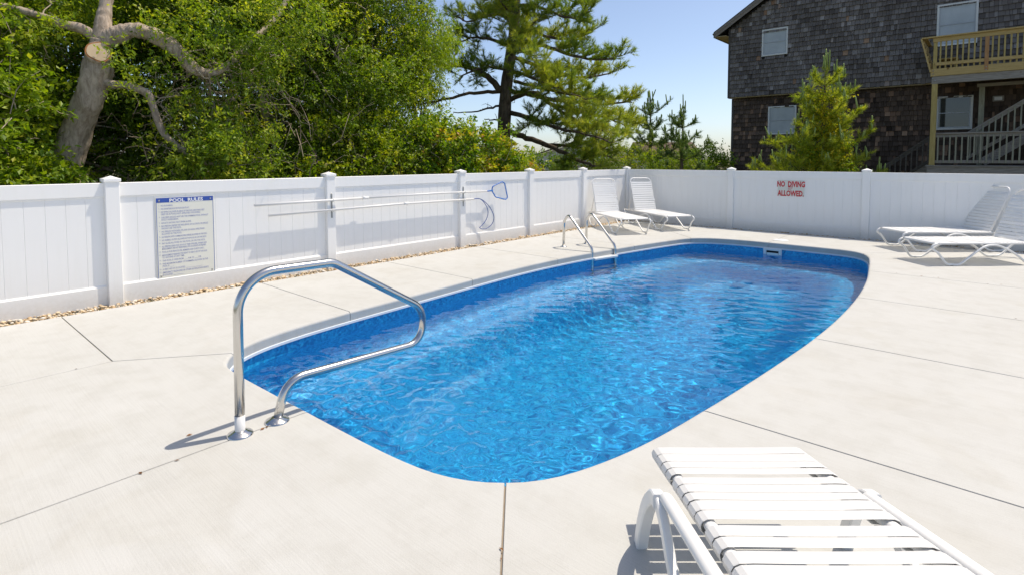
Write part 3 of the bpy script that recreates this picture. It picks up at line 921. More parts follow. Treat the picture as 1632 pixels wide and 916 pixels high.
# ------------------------------------------------------------------ strap loungers
CW, ZS, LS, LB = .60, .307, 1.39, .764
def lounger_parts():
    parts = []
    y = CW / 2 - .012
    s = MB()   # seat frame: two rails with a rolled foot end
    foot = fillet([(1.86, y, ZS - .02), (.02, y, ZS - .005), (.02, -y, ZS - .005), (1.86, -y, ZS - .02)], .07, 7)
    s.tube(foot, .0135, 10)
    for xx in (.62, 1.40, 1.80): s.tube([(xx, -y, ZS - .02), (xx, y, ZS - .02)], .0105, 8)
    parts.append(('seat_frame', s.mesh('seat_frame', M['chair_frame']), (0, 0, 0), 0))
    for sg in (1, -1):
        k = MB(); a = y + .012; o = .022
        p = catmull([(.05, sg * a, ZS - .012), (-.005, sg * a, ZS - .03), (-.02, sg * (a + .002), ZS - .075), (.06, sg * (a + .010), .17), (.165, sg * (a + o), .035), (.25, sg * (a + o), .016),
                     (.36, sg * (a + o), .022), (.52, sg * (a + .016), .13), (.70, sg * (a + .006), ZS - .06), (.85, sg * (a + .004), ZS - .032), (.98, sg * (a + .006), ZS - .062),
                     (1.16, sg * (a + .014), .15), (1.32, sg * (a + o), .030), (1.44, sg * (a + o), .016), (1.56, sg * (a + o), .030), (1.70, sg * (a + .012), .15), (1.84, sg * a, ZS - .018)], 5)
        k.tube(p, .0145, 10)
        parts.append(('leg', k.mesh('leg', M['chair_frame']), (0, 0, 0), 0))
        for fx in (.24, 1.44):
            parts.append(('rubber_foot', MB().box(fx - .022, fx + .022, sg * (a + o) - .013, sg * (a + o) + .013, .0, .012, .003).mesh('rubber_foot', M['rubber']), (0, 0, 0), 0))
    return parts
chair_parts = lounger_parts()
def strap_mesh(w, h):
    m = MB(); n = 8; v = []; f = []
    for i in range(n + 1):
        t = i / n * 2 - 1; yy = t * w / 2; sag = -.006 * (1 - t * t)
        v += [(-h / 2, yy, sag + .0135), (h / 2, yy, sag + .0135), (h / 2, yy, sag + .0115), (-h / 2, yy, sag + .0115)]
    for i in range(n):
        for k in range(4):
            f.append((i * 4 + k, i * 4 + (k + 1) % 4, (i + 1) * 4 + (k + 1) % 4, (i + 1) * 4 + k))
    m.poly(v, f, False)
    for sg in (-1, 1):     # the strap wraps round the rail
        m.poly([(-h / 2, sg * w / 2, .0135), (h / 2, sg * w / 2, .0135), (h / 2, sg * (w / 2 + .010), .004), (-h / 2, sg * (w / 2 + .010), .004), (-h / 2, sg * (w / 2 + .006), -.014), (h / 2, sg * (w / 2 + .006), -.014)],
               [(0, 1, 2, 3), (3, 2, 5, 4)] if sg > 0 else [(3, 2, 1, 0), (4, 5, 2, 3)])
    return m.mesh('strap', M['chair_strap'])
m_seat_strap = strap_mesh(CW - .025, .043)
m_back_strap = strap_mesh(CW - .075, .040)
def back_mesh():
    y = CW / 2 - .04
    p = fillet([(0, y, 0), (LB, y, 0), (LB, -y, 0), (0, -y, 0)], .10, 8)
    return MB().tube(p, .0135, 10).tube([(0, -y - .02, 0), (0, y + .02, 0)], .011, 8).mesh('back_frame', M['chair_frame'])
m_back = back_mesh()
def strap_lounger(label, x, y, th, phi, seed):
    rd = random.Random(seed)
    root = empty('strap_lounger', (x, y, 0), th); tag(root, label, 'lounger', 'white strap loungers on the deck')
    for nm, me, loc, _ in chair_parts: place(nm, me, root, loc)
    ns = 25
    for k in range(ns):
        xx = .045 + k * (LS - .075) / (ns - 1)
        place('strap', m_seat_strap, root, (xx, 0, ZS - .008 + rd.uniform(-.0015, .0015)), (rd.uniform(-.006, .006), rd.uniform(-.02, .02), rd.uniform(-.006, .006)))
    b = empty('backrest', (LS, 0, ZS), 0, root); b.rotation_euler = (0, -phi, 0)
    place('back_frame', m_back, b)
    for k in range(13):
        place('strap', m_back_strap, b, (.035 + k * .0515, 0, rd.uniform(-.002, .002)), (rd.uniform(-.010, .010), rd.uniform(-.04, .04), rd.uniform(-.010, .010)))
    q = MB(); yy = CW / 2 - .06
    hx, hz = LS + .42 * math.cos(phi), ZS + .42 * math.sin(phi)
    for sg in (-1, 1): q.tube([(hx, sg * yy, hz), (LS + .36, sg * yy, ZS - .015)], .008, 8)
    q.tube([(LS + .36, -yy, ZS - .015), (LS + .36, yy, ZS - .015)], .008, 8)
    q.build('back_prop', M['chair_frame'], root)
    return root
strap_lounger('white strap lounger nearest the pool ladder by the left fence', 1.529, -2.384, 2.509, 1.193, 1)
strap_lounger('white strap lounger in the fence corner, beside the one by the ladder', 1.944, -1.315, 2.561, 1.188, 2)
strap_lounger('white strap lounger at the right closest to the far fence', 5.461, -1.136, .727, 1.157, 3)
strap_lounger('white strap lounger at the right, cut off by the frame, nearer the pool', 5.896, -2.286, .767, 1.141, 4)

# ------------------------------------------------------------------ wide-strap lounger in the foreground (local x from foot to head)
nl = empty('resin_lounger', (5.919, -9.691, 0), math.atan2(-.75256, .65852))
tag(nl, 'large white resin lounger with wide straps in the foreground', 'lounger')
SL = .148
zs = lambda x: .262 + SL * min(x, 1.0)
HW = .302
fr_ = MB()
for sg in (-1, 1):
    p = [(x, sg * (HW - .030), zs(x)) for x in (.012, .2, .4, .6, .8, 1.0)] + [(1.35, sg * (HW - .030), zs(1.0) + .16), (1.72, sg * (HW - .030), zs(1.0) + .38)]
    fr_.tube(p, .021, 12, flat=(.75, 1.0))
fr_.tube([(.020, -HW + .03, zs(0) - .002), (.020, HW - .03, zs(0) - .002)], .015, 10)
fr_.tube([(1.70, -HW + .03, zs(1) + .36), (1.70, HW - .03, zs(1) + .36)], .015, 10)
fr_.tube([(.98, -HW + .03, zs(.98) - .01), (.98, HW - .03, zs(.98) - .01)], .015, 10)
fr_.build('seat_frame', M['chair_frame'], nl)
def wide_strap(h):
    """one strap folded over both rails"""
    pr = [(-HW + .052, -.020), (-HW + .012, -.023), (-HW + .002, -.012), (-HW + .000, .003), (-HW + .007, .014), (-HW + .022, .020), (-HW + .06, .0210)]
    mid = [(y, .0210 - .0018 * (1 - (y / (HW - .06)) ** 2)) for y in np.linspace(-HW + .09, HW - .09, 9)]
    pr = pr + mid + [(-y, q) for y, q in pr[::-1]]
    m = MB(); v = []; f = []; n = len(pr)
    for i, (y, q) in enumerate(pr):
        a = pr[max(i - 1, 0)]; b = pr[min(i + 1, n - 1)]
        t = Vector((b[0] - a[0], b[1] - a[1])).normalized(); nx, nz = -t[1], t[0]
        e = .0035
        # rounded edges: outer face a little narrower than the inner one
        v += [(-h / 2 + .003, y + nx * e, q + nz * e), (h / 2 - .003, y + nx * e, q + nz * e), (h / 2, y + nx * e * .45, q + nz * e * .45), (h / 2 - .002, y, q), (-h / 2 + .002, y, q), (-h / 2, y + nx * e * .45, q + nz * e * .45)]
    for i in range(n - 1):
        for k in range(6): f.append((i * 6 + k, i * 6 + (k + 1) % 6, (i + 1) * 6 + (k + 1) % 6, (i + 1) * 6 + k))
    f += [tuple(range(5, -1, -1)), tuple((n - 1) * 6 + k for k in range(6))]
    m.poly(v, f, False)
    return m.mesh('strap', M['strap'])
edges = [0.002, .072, .143, .205, .264, None, .285, .342, .402, .458, .523, .583, None, .614, .676, .735, None, .746, .811, .876, .94]
spans = [(a, b) for a, b in zip(edges[:-1], edges[1:]) if a is not None and b is not None]
rd = random.Random(5)
for a, b in spans:
    w = b - a - rd.choice([.006, .0068, .008, .0064]); xm = (a + b) / 2
    place('strap', wide_strap(w), nl, (xm, 0, zs(xm)), (rd.uniform(-.003, .003), -math.atan(SL) + rd.uniform(-.02, .02), rd.uniform(-.003, .003)))
ang2 = math.atan2(.38, .72)
for k in range(10):
    t = .06 + k * .071
    place('strap', wide_strap(.064), nl, (1.0 + t * math.cos(ang2), 0, zs(1.0) + t * math.sin(ang2) - .002), (0, -ang2, rd.uniform(-.003, .003)))
for sg in (-1, 1):      # arched resin legs outside the straps, rounded arm rail on top
    ya = sg * (HW + .066)
    lg = MB()
    p1 = catmull([(.175, ya + sg * .016, .0), (.205, ya + sg * .014, .10), (.252, ya + sg * .008, .205), (.31, ya, .272), (.36, ya, .285)], 6)
    p2 = catmull([(.33, ya, .283), (.42, ya, .255), (.52, ya + sg * .004, .19), (.66, ya + sg * .006, .125), (.82, ya + sg * .004, .10), (.98, ya, .13), (1.10, ya, .22), (1.18, ya, .33)], 6)
    for p in (p1, p2):
        for i in range(len(p) - 1):
            pass
    def ribbon(p, half_t, half_w):
        v = []; f = []
        for i, q in enumerate(p):
            t = (p[min(i + 1, len(p) - 1)] - p[max(i - 1, 0)]).normalized(); nrm = Vector((-t.z, 0, t.x)).normalized()
            c = .005
            for dx, dy in ((-half_t, -half_w + c), (-half_t, half_w - c), (-half_t + c, half_w), (half_t - c, half_w), (half_t, half_w - c), (half_t, -half_w + c), (half_t - c, -half_w), (-half_t + c, -half_w)):
                v.append(q + nrm * dx + Vector((0, dy, 0)))
        n = len(p)
        for i in range(n - 1):
            for k in range(8): f.append((i * 8 + k, (i + 1) * 8 + k, (i + 1) * 8 + (k + 1) % 8, i * 8 + (k + 1) % 8))
        f += [tuple(range(8)), tuple((n - 1) * 8 + k for k in range(7, -1, -1))]
        lg.poly(v, f)
    ribbon(p1, .024, .021); ribbon(p2, .023, .014)
    p3 = catmull([(1.05, ya, .19), (1.20, ya, .30), (1.32, ya, .27), (1.42, ya + sg * .01, .13), (1.47, ya + sg * .016, 0)], 6); ribbon(p3, .022, .018)
    lg.build('leg', M['chair_frame'], nl)
    yr = sg * (HW + .044)
    ar = MB().tube(catmull([(.350, yr, .284), (.360, yr, .297), (.40, yr, .307), (.60, yr, .339), (.80, yr, .371), (1.0, yr, .402), (1.2, yr, .43), (1.34, yr, .42)], 5), .0235, 16, flat=(.8, 1.0))
    ar.build('arm_rail', M['chair_frame'], nl)

# ------------------------------------------------------------------ house behind the far fence
YU, YL = 10.3, 10.5           # upper storey stands a little proud of the lower one
house = empty('shingled_house', (0, 0, 0))
tag(house, 'dark cedar-shingled two-storey house with wooden balcony behind the far fence', 'house')
PEAKX, SLOPE = 5.0, .634
gable = lambda x: 6.62 + SLOPE * (x + 1.37) if x < PEAKX else 6.62 + SLOPE * (2 * PEAKX - x + 1.37)
XR = 2 * PEAKX + 1.37
w = MB(); w.box(-1.25, XR - .12, YL + .03, YL + 9, -.2, 3.86); w.build('lower_wall', M['house_dark'], house)
w = MB()
g0 = [(-1.36, 3.88), (XR, 3.88), (XR, 6.60), (PEAKX, gable(PEAKX) - .02), (-1.36, 6.60)]
w.poly([(x, YU + .02, h) for x, h in g0] + [(x, YL + 9.1, h) for x, h in g0], [(4, 3, 2, 1, 0)[::-1], (5, 6, 7, 8, 9)[::-1]] + [(i, i + 5, (i + 1) % 5 + 5, (i + 1) % 5) for i in range(5)])
w.build('upper_wall', M['house_dark'], house)
MB().box(-1.36, XR, YU + .0, YL + .02, 3.845, 3.876).build('overhang_soffit', M['soffit'], house)
MB().box(-1.385, -1.30, YU - .022, YU + .05, 3.86, 6.56).build('corner_board', M['corner_trim'], house)
MB().box(-1.285, -1.20, YL - .014, YL + .06, -.2, 3.84).build('corner_board', M['corner_trim'], house)
WINS = [(-.125, .785, 5.33, 6.33, YU, 'screen'), (5.145, 6.145, 5.00, 6.30, YU, 'screen'), (.10, 1.09, 2.385, 3.45, YL, 'screen'), (5.19, 6.11, 2.385, 3.44, YL, 'glass')]
def shingles(name, material, y, x0, x1, z0, z1, expo, top, seed, mean, bright):
    rg = np.random.default_rng(seed); V = []; F = []; T = []
    zc = z0; row = 0
    while zc < z1:
        x = x0 - rg.uniform(0, .1)
        ph = rg.uniform(0, 6.28)
        while x < x1:
            wd = rg.uniform(.065, .17); a, b = max(x, x0), min(x + wd - .008, x1); x += wd
            if b - a < .02: continue
            xm = (a + b) / 2
            ztop = min(zc + expo + .02, top(xm) - .01)
            if ztop - zc < .03: continue
            hit = False
            for wx0, wx1, wz0, wz1, wy, _ in WINS:
                if abs(wy - y) < .01 and b > wx0 - .0 and a < wx1 + .0 and ztop > wz0 and zc < wz1:
                    if a < wx0 - .02: b = wx0
                    elif b > wx1 + .02: a = wx1
                    elif zc < wz0 - .02: ztop = wz0
                    elif ztop > wz1 + .06: pass
                    else: hit = True
            if hit or b - a < .02: continue
            th = .040 + rg.uniform(0, .016); dz = rg.normal(0, .006) + .004 * math.sin(xm * 1.3 + ph); z_ = zc + dz
            c0, c1 = rg.normal(0, .002), rg.normal(0, .002); n = len(V)
            V += [(a, y - th + c0, z_), (b, y - th + c1, z_), (b, y + .012, z_), (a, y + .012, z_), (a, y - .003 + c0, ztop), (b, y - .003 + c1, ztop), (b, y + .012, ztop), (a, y + .012, ztop)]
            F += [(n, n + 1, n + 5, n + 4), (n + 3, n + 2, n + 1, n), (n, n + 4, n + 7, n + 3), (n + 1, n + 2, n + 6, n + 5)]
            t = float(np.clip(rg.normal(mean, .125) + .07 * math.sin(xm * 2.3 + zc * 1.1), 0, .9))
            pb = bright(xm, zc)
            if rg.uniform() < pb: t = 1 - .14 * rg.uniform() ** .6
            T += [t] * 8
        zc += expo; row += 1
    o = place(name, np_mesh(name, np.array(V), np.array(F), material, {'tint': np.array(T)}), house)
    o['kind'] = 'stuff'
up_b = lambda x, h: .30 if (x < .6 and h > gable(x) - .75) else .012
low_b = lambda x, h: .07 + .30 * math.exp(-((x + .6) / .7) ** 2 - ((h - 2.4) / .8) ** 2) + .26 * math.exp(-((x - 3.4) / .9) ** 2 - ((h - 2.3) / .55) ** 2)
shingles('upper_shingles', M['shingle_up'], YU, -1.30, 11.36, 3.885, 11.0, .166, lambda x: gable(x) - .12, 21, .5, up_b)
shingles('lower_shingles', M['shingle_low'], YL, -1.20, 11.2, .9, 3.80, .166, lambda x: 3.84, 22, .42, low_b)
for x0, x1, z0, z1, y, kind in WINS:
    wdw = empty('window', (x0, y, z0), 0, house); W_, H_ = x1 - x0, z1 - z0
    f = MB(); t = .055; fy = -.045
    f.box(0, t, fy, .0, 0, H_, .004); f.box(W_ - t, W_, fy, .0, 0, H_, .004); f.box(t, W_ - t, fy + .002, .0, H_ - t, H_ - .001, .004); f.box(t, W_ - t, fy - .004, .0, 0.001, t, .004)
    f.build('frame', M['win_frame'], wdw)
    MB().box(t, W_ - t, -.022, -.012, t, H_ - t).build('pane', M[kind], wdw)
    s = MB(); s.box(t, W_ - t, -.034, -.0225, H_ * .5 - .016, H_ * .5 + .016, .003); s.box(t, t + .03, -.033, -.0225, t, H_ - t); s.box(W_ - t - .03, W_ - t, -.033, -.0225, t, H_ - t); s.box(t + .03, W_ - t - .03, -.0325, -.0225, t, t + .035)
    s.build('sash', M['win_sash'], wdw)
v_ = MB(); v_.box(6.56, 6.82, YL - .06, YL - .005, 3.20, 3.37, .008); v_.build('porch_light_box', M['grey_wood'], house)
MB().box(6.60, 6.78, YL - .068, YL - .058, 3.235, 3.335, .006).build('light_lens', M['win_frame'], house)
# roof with rake boards
rf = MB(); y0, y1 = YU - .34, YL + 9.6; x_e = -1.86; ze = gable(-1.37) - SLOPE * (.49)
for sg in (1, -1):
    ex = PEAKX + sg * (PEAKX - x_e); zp = gable(PEAKX)
    a, b = (ex, ze + .10), (PEAKX, zp + .10)
    v = [(a[0], y0, a[1]), (b[0], y0, b[1]), (b[0], y1, b[1]), (a[0], y1, a[1]), (a[0], y0, a[1] + .045), (b[0], y0, b[1] + .045), (b[0], y1, b[1] + .045), (a[0], y1, a[1] + .045)]
    f = [(3,2,1,0),(4,5,6,7),(0,1,5,4),(1,2,6,5),(2,3,7,6),(3,0,4,7)]
    rf.poly(v, f if sg < 0 else [q[::-1] for q in f])
roof = rf.build('roof', M['roofing'], house)
rk = MB()
for sg in (-1, 1):
    ex = PEAKX + sg * (PEAKX - x_e)
    rk.beam((ex, y0 + .015, ze - .005), (PEAKX, y0 + .015, gable(PEAKX) - .005), .03, .19, (0, 0, 1))
    rk.beam((ex, y0 + .10, ze + .01), (PEAKX, y0 + .10, gable(PEAKX) + .01), .24, .02, (0, 0, 1))
rk.build('rake_board', M['trim_grey'], roof)
MB().box(x_e, x_e + .03, y0, y1, ze - .08, ze + .095).build('fascia', M['trim_grey'], roof)
MB().box(x_e + .03, -1.37, y0 + .03, y1, ze - .06, ze - .04).build('soffit', M['soffit'], roof)

# balcony of new yellow lumber on the right
YB = 8.6; BX0, BX1 = 5.16, 9.3
bal = empty('balcony', (0, 0, 0), 0, house)
bx = lambda name, mat, *a: MB().box(*a).build(name, M[mat], bal)
MB().box(BX0, BX1, YB, YB + .04, 3.885, 4.10, .003).build('rim_joist', M['yellow_wood'], bal)
MB().box(BX0, BX0 + .04, YB + .042, YU - .03, 3.885, 4.10, .003).build('rim_joist', M['yellow_wood'], bal)
MB().box(BX0 + .03, BX1, YB + .03, YB + .12, 3.665, 3.883, .003).build('beam', M['grey_wood'], bal)
for k in range(12): MB().box(BX0 + .05, BX1, YB + .045 + k * .138, YB + .045 + k * .138 + .132, 4.075, 4.104).build('deck_board', M['yellow_wood'], bal)
for k in range(7): MB().box(BX0 + .30 + k * .6, BX0 + .34 + k * .6, YB + .125, YU - .03, 3.89, 4.07).build('joist', M['grey_wood'], bal)
MB().box(BX0 - .24, BX1, YB - .05, YB + .12, 5.00, 5.038, .003).build('cap_rail', M['yellow_wood'], bal)
MB().box(BX0 + .03, BX1, YB + .012, YB + .05, 4.88, 4.998, .002).build('top_rail', M['yellow_wood'], bal)
MB().box(BX0 + .10, BX1, YB + .012, YB + .05, 4.19, 4.28, .002).build('bottom_rail', M['yellow_wood'], bal)
MB().box(BX0 + .045, BX0 + .135, YB + .045, YB + .135, 4.105, 4.99, .003).build('post', M['yellow_wood_v'], bal)
MB().box(6.36, 6.45, YB - .012, YB + .078, 3.95, 4.878, .003).build('post', M['orange_wood'], bal)
mb_ = MB().box(-.019, .019, -.019, .019, 4.10, 4.93, .002).mesh('baluster', M['yellow_wood_v'])
x = BX0 + .21
while x < BX1 - .05:
    if not 6.31 < x < 6.50: place('baluster', mb_, bal, (x, YB + .072, 0))
    x += .128
# slanted side rail at the left end
sd = MB(); lean = .25
sd.beam((BX0 + .005, YB + .02, 4.0), (BX0 + .005 - lean, YB + .02, 5.0), .04, .14, (0, -1, 0)); sd.build('slanted_post', M['yellow_wood'], bal)
sd = MB(); sd.beam((BX0 + .005, YU - .12, 4.0), (BX0 + .005 - lean, YU - .12, 5.0), .04, .14, (0, -1, 0)); sd.build('slanted_post', M['yellow_wood'], bal)
for k in range(4):
    t = .22 + k * .22
    MB().beam((BX0 + .03 - lean * t, YB + .03, 4.0 + t), (BX0 + .03 - lean * t, YU - .12, 4.0 + t), .03, .12, (0, 0, 1)).build('side_slat', M['yellow_wood'], bal)
MB().box(BX0 - .27, BX0 - .10, YB + .12, YU - .10, 5.0, 5.036).build('cap_rail', M['yellow_wood'], bal)
MB().box(BX0 + .14, BX0 + .60, YB + .5, YU - .1, 4.42, 4.46).build('bench_seat', M['yellow_wood'], bal)
for yy in (YB + .6, YU - .25): MB().box(BX0 + .50, BX0 + .55, yy, yy + .09, 4.106, 4.418).build('bench_leg', M['yellow_wood_v'], bal)
for xx, zz in ((BX0 + .06, 4.04), (BX0 + .06, 3.95), (6.405, 4.04), (6.405, 3.955)):
    MB().lathe([(.016, 0), (.016, .006), (.008, .009)], sides=10).build('bolt', M['grey_metal'], bal, (xx, YB - (.013 if xx > 6 else .001), zz), (R(90), 0, 0))
for xx, zz in ((BX0 + .055, 3.82), (BX0 + .11, 3.76)):
    MB().lathe([(.024, 0), (.024, .006), (.012, .011)], sides=10).build('bolt', M['grey_metal'], bal, (xx, YB + .029, zz), (R(90), 0, 0))
MB().box(5.20, 5.335, YB + .03, YB + .165, 1.27, 3.663, .004).build('post', M['yellow_wood_v'], bal)
MB().box(6.255, 6.385, 9.75, 9.88, -.1, 3.60, .004).build('post', M['grey_wood_v'], bal)
MB().box(6.20, BX1, 9.77, 9.86, 3.605, 3.70, .003).build('beam', M['grey_wood'], bal)
MB().box(8.9, 9.03, YB + .03, YB + .16, -.1, 3.663, .004).build('post', M['grey_wood_v'], bal)
# weathered porch and stair below
por = empty('porch', (0, 0, 0), 0, house)
MB().box(5.16, BX1, YB - .02, YB + .02, 1.00, 1.235, .003).build('rim_joist', M['grey_wood'], por)
MB().box(5.13, BX1, YB - .06, YL - .03, 1.237, 1.268, .002).build('deck_surface', M['grey_wood'], por)
for xx in (5.25, 7.0, 8.8): MB().box(xx, xx + .12, YB + .05, YB + .17, -.1, 1.0).build('pier', M['grey_wood_v'], por)
MB().box(5.335, BX1, YB + .02, YB + .15, 2.185, 2.222, .003).build('cap_rail', M['grey_wood'], por)
MB().box(5.335, BX1, YB + .065, YB + .103, 2.09, 2.183, .002).build('top_rail', M['grey_wood'], por)
MB().box(5.335, BX1, YB + .065, YB + .103, 1.335, 1.42, .002).build('bottom_rail', M['grey_wood'], por)
mb_ = MB().box(-.018, .018, -.018, .018, 1.34, 2.14, .002).mesh('baluster', M['grey_wood_v'])
x = 5.40
while x < BX1 - .05: place('baluster', mb_, por, (x, YB + .045, 0)); x += .137
st = empty('staircase', (0, 0, 0), 0, house)
YS = 9.3
def stair_rail(xa, za, xb, zb, n, zlow):
    MB().beam((xa, YS, za), (xb, YS, zb), .09, .036, (0, 0, 1)).build('hand_rail', M['grey_wood'], st)
    MB().beam((xa, YS, za - .07), (xb, YS, zb - .07), .036, .09, (0, 0, 1)).build('under_rail', M['grey_wood'], st)
    MB().beam((xa, YS, za - zlow), (xb, YS, zb - zlow), .038, .09, (0, 0, 1)).build('lower_rail', M['grey_wood'], st)
    for k in range(n):
        t = (k + .5) / n; xx, zz = xa + (xb - xa) * t, za + (zb - za) * t
        MB().box(xx - .018, xx + .018, YS - .055, YS - .020, zz - zlow - .05, zz - .03).build('baluster', M['grey_wood_v'], st)
stair_rail(6.05, 2.235, 8.2, 3.84, 16, .75)
M_up, M['grey_wood'], M['grey_wood_v'] = (M['grey_wood'], M['grey_wood_v']), M['dark_wood'], M['dark_wood']
stair_rail(3.55, .86, 5.20, 2.18, 12, .75)
M['grey_wood'], M['grey_wood_v'] = M_up
for k in range(12):
    MB().box(6.46 + k * .285, 6.80 + k * .285, YS + .05, YS + 1.0, 1.50 + k * .215, 1.54 + k * .215).build('tread', M['grey_wood'], st)
MB().beam((6.40, YS + .03, 1.36), (9.2, YS + .03, 3.47), .04, .24, (0, 0, 1)).build('stringer', M['grey_wood'], st)
MB().beam((3.55, YS + .03, .05), (5.15, YS + .03, 1.25), .04, .24, (0, 0, 1)).build('stringer', M['grey_wood'], st)
for k in range(5):
    MB().box(3.75 + k * .285, 4.05 + k * .285, YS + .05, YS + 1.0, .22 + k * .205, .26 + k * .205).build('tread', M['grey_wood'], st)

# ------------------------------------------------------------------ far houses beyond the trees
def far_house(label, cx, cy, rz, w_, d_, eave, ridge):
    r_ = empty('far_house', (cx, cy, 0), rz); tag(r_, label, 'house', 'far houses beyond the trees')
    m = MB(); m.poly([(-w_/2,-d_/2,-.5),(w_/2,-d_/2,-.5),(w_/2,-d_/2,eave),(0,-d_/2,ridge-.05),(-w_/2,-d_/2,eave),(-w_/2,d_/2,-.5),(w_/2,d_/2,-.5),(w_/2,d_/2,eave),(0,d_/2,ridge-.05),(-w_/2,d_/2,eave)],
        [(0,1,2,3,4),(9,8,7,6,5),(1,6,7,2),(5,0,4,9)]); m.build('wall', M['far_wall'], r_)
    s = (ridge - eave) / (w_ / 2); o = .35; t = MB()
    for sg in (-1, 1):
        e = (sg * (w_/2 + o), eave - s * o)
        v = [(e[0],-d_/2-o,e[1]),(0,-d_/2-o,ridge),(0,d_/2+o,ridge),(e[0],d_/2+o,e[1])]
        t.poly(v + [(x,y,q+.12) for x,y,q in v], [(3,2,1,0),(4,5,6,7),(0,1,5,4),(1,2,6,5),(2,3,7,6),(3,0,4,7)])
    t.build('roof', M['far_roof'], r_)
    for sg in (-1, 1):
        wo = MB().box(sg * w_ * .22 - .45, sg * w_ * .22 + .45, -d_/2 - .03, -d_/2 - .005, .3, 1.3).build('window', M['win_frame'], r_)
        MB().box(sg * w_ * .22 - .38, sg * w_ * .22 + .38, -d_/2 - .04, -d_/2 - .031, .37, 1.23).build('pane', M['glass'], wo)
    return r_
far_house('far house with brown roof seen between the young pines', -14.0, 30.6, R(-48.8), 5.0, 4.2, 1.75, 2.75)
far_house('far pale house glimpsed through the lower pine branches', -19.5, 25.5, R(40), 7.0, 9.0, 1.6, 2.75)

# ------------------------------------------------------------------ trees
OAK_TRUNK = [(-2.226, -10.584, 0.697, 0.209), (-2.143, -10.489, 1.01, 0.195), (-2.043, -10.406, 1.318, 0.177), (-1.888, -10.273, 1.845, 0.157), (-1.715, -10.159, 2.251, 0.156), (-1.668, -10.096, 2.56, 0.156), (-1.657, -10.073, 2.753, 0.135), (-1.647, -10.053, 2.915, 0.107)]
OAK_UP = [(-1.658, -10.072, 2.791, 0.116), (-1.645, -10.051, 2.915, 0.1), (-1.687, -10.004, 3.159, 0.086), (-1.738, -9.963, 3.437, 0.078), (-1.86, -9.9, 3.943, 0.064), (-2.053, -9.876, 4.784, 0.04)]
OAK_LEFT = [(-1.675, -10.076, 2.93, 0.07), (-1.692, -10.116, 2.96, 0.069), (-1.713, -10.235, 3.032, 0.057), (-1.742, -10.392, 3.059, 0.052), (-1.805, -10.576, 3.123, 0.044), (-1.862, -10.755, 3.17, 0.04), (-1.913, -10.93, 3.203, 0.036), (-2.099, -11.22, 3.292, 0.021)]
OAK_RIGHT = [(-1.65, -10.058, 2.868, 0.103), (-1.603, -9.986, 2.93, 0.103), (-1.542, -9.889, 2.988, 0.1), (-1.483, -9.766, 3.054, 0.097), (-1.38, -9.612, 3.026, 0.094), (-1.274, -9.458, 2.942, 0.09), (-1.183, -9.323, 2.79, 0.087), (-1.09, -9.188, 2.609, 0.081), (-1.071, -9.041, 2.571, 0.052), (-1.034, -8.871, 2.642, 0.046), (-1.08, -8.628, 2.879, 0.045), (-1.137, -8.394, 3.136, 0.043), (-1.186, -8.153, 3.377, 0.041), (-1.237, -7.906, 3.72, 0.038), (-1.292, -7.653, 4.219, 0.033)]
OAK_LOW = [(-1.604, -10.052, 2.39, 0.054), (-1.505, -9.994, 2.364, 0.054), (-1.322, -9.875, 2.345, 0.05), (-1.143, -9.725, 2.253, 0.046), (-1.136, -9.664, 2.105, 0.042), (-1.125, -9.603, 1.871, 0.043), (-1.1, -9.526, 1.715, 0.039), (-1.02, -9.337, 1.531, 0.036), (-0.908, -9.181, 1.409, 0.032), (-0.755, -8.982, 1.368, 0.028), (-0.687, -8.853, 1.425, 0.02)]
OAK_CUT = [(-1.661, -10.08, 2.699, 0.139), (-1.356, -10.122, 2.66, 0.134)]
PINE_TRUNK = [(-4.028, -0.057, 0.619, 0.209), (-4.046, -0.008, 1.527, 0.2), (-4.055, 0.029, 2.163, 0.191), (-4.055, 0.113, 3.343, 0.173), (-4.005, 0.221, 4.25, 0.16), (-3.952, 0.326, 5.067, 0.145), (-3.932, 0.414, 6.066, 0.127), (-3.943, 0.481, 7.155, 0.1), (-3.961, 0.556, 8.426, 0.055), (-3.979, 0.605, 9.334, 0.022)]
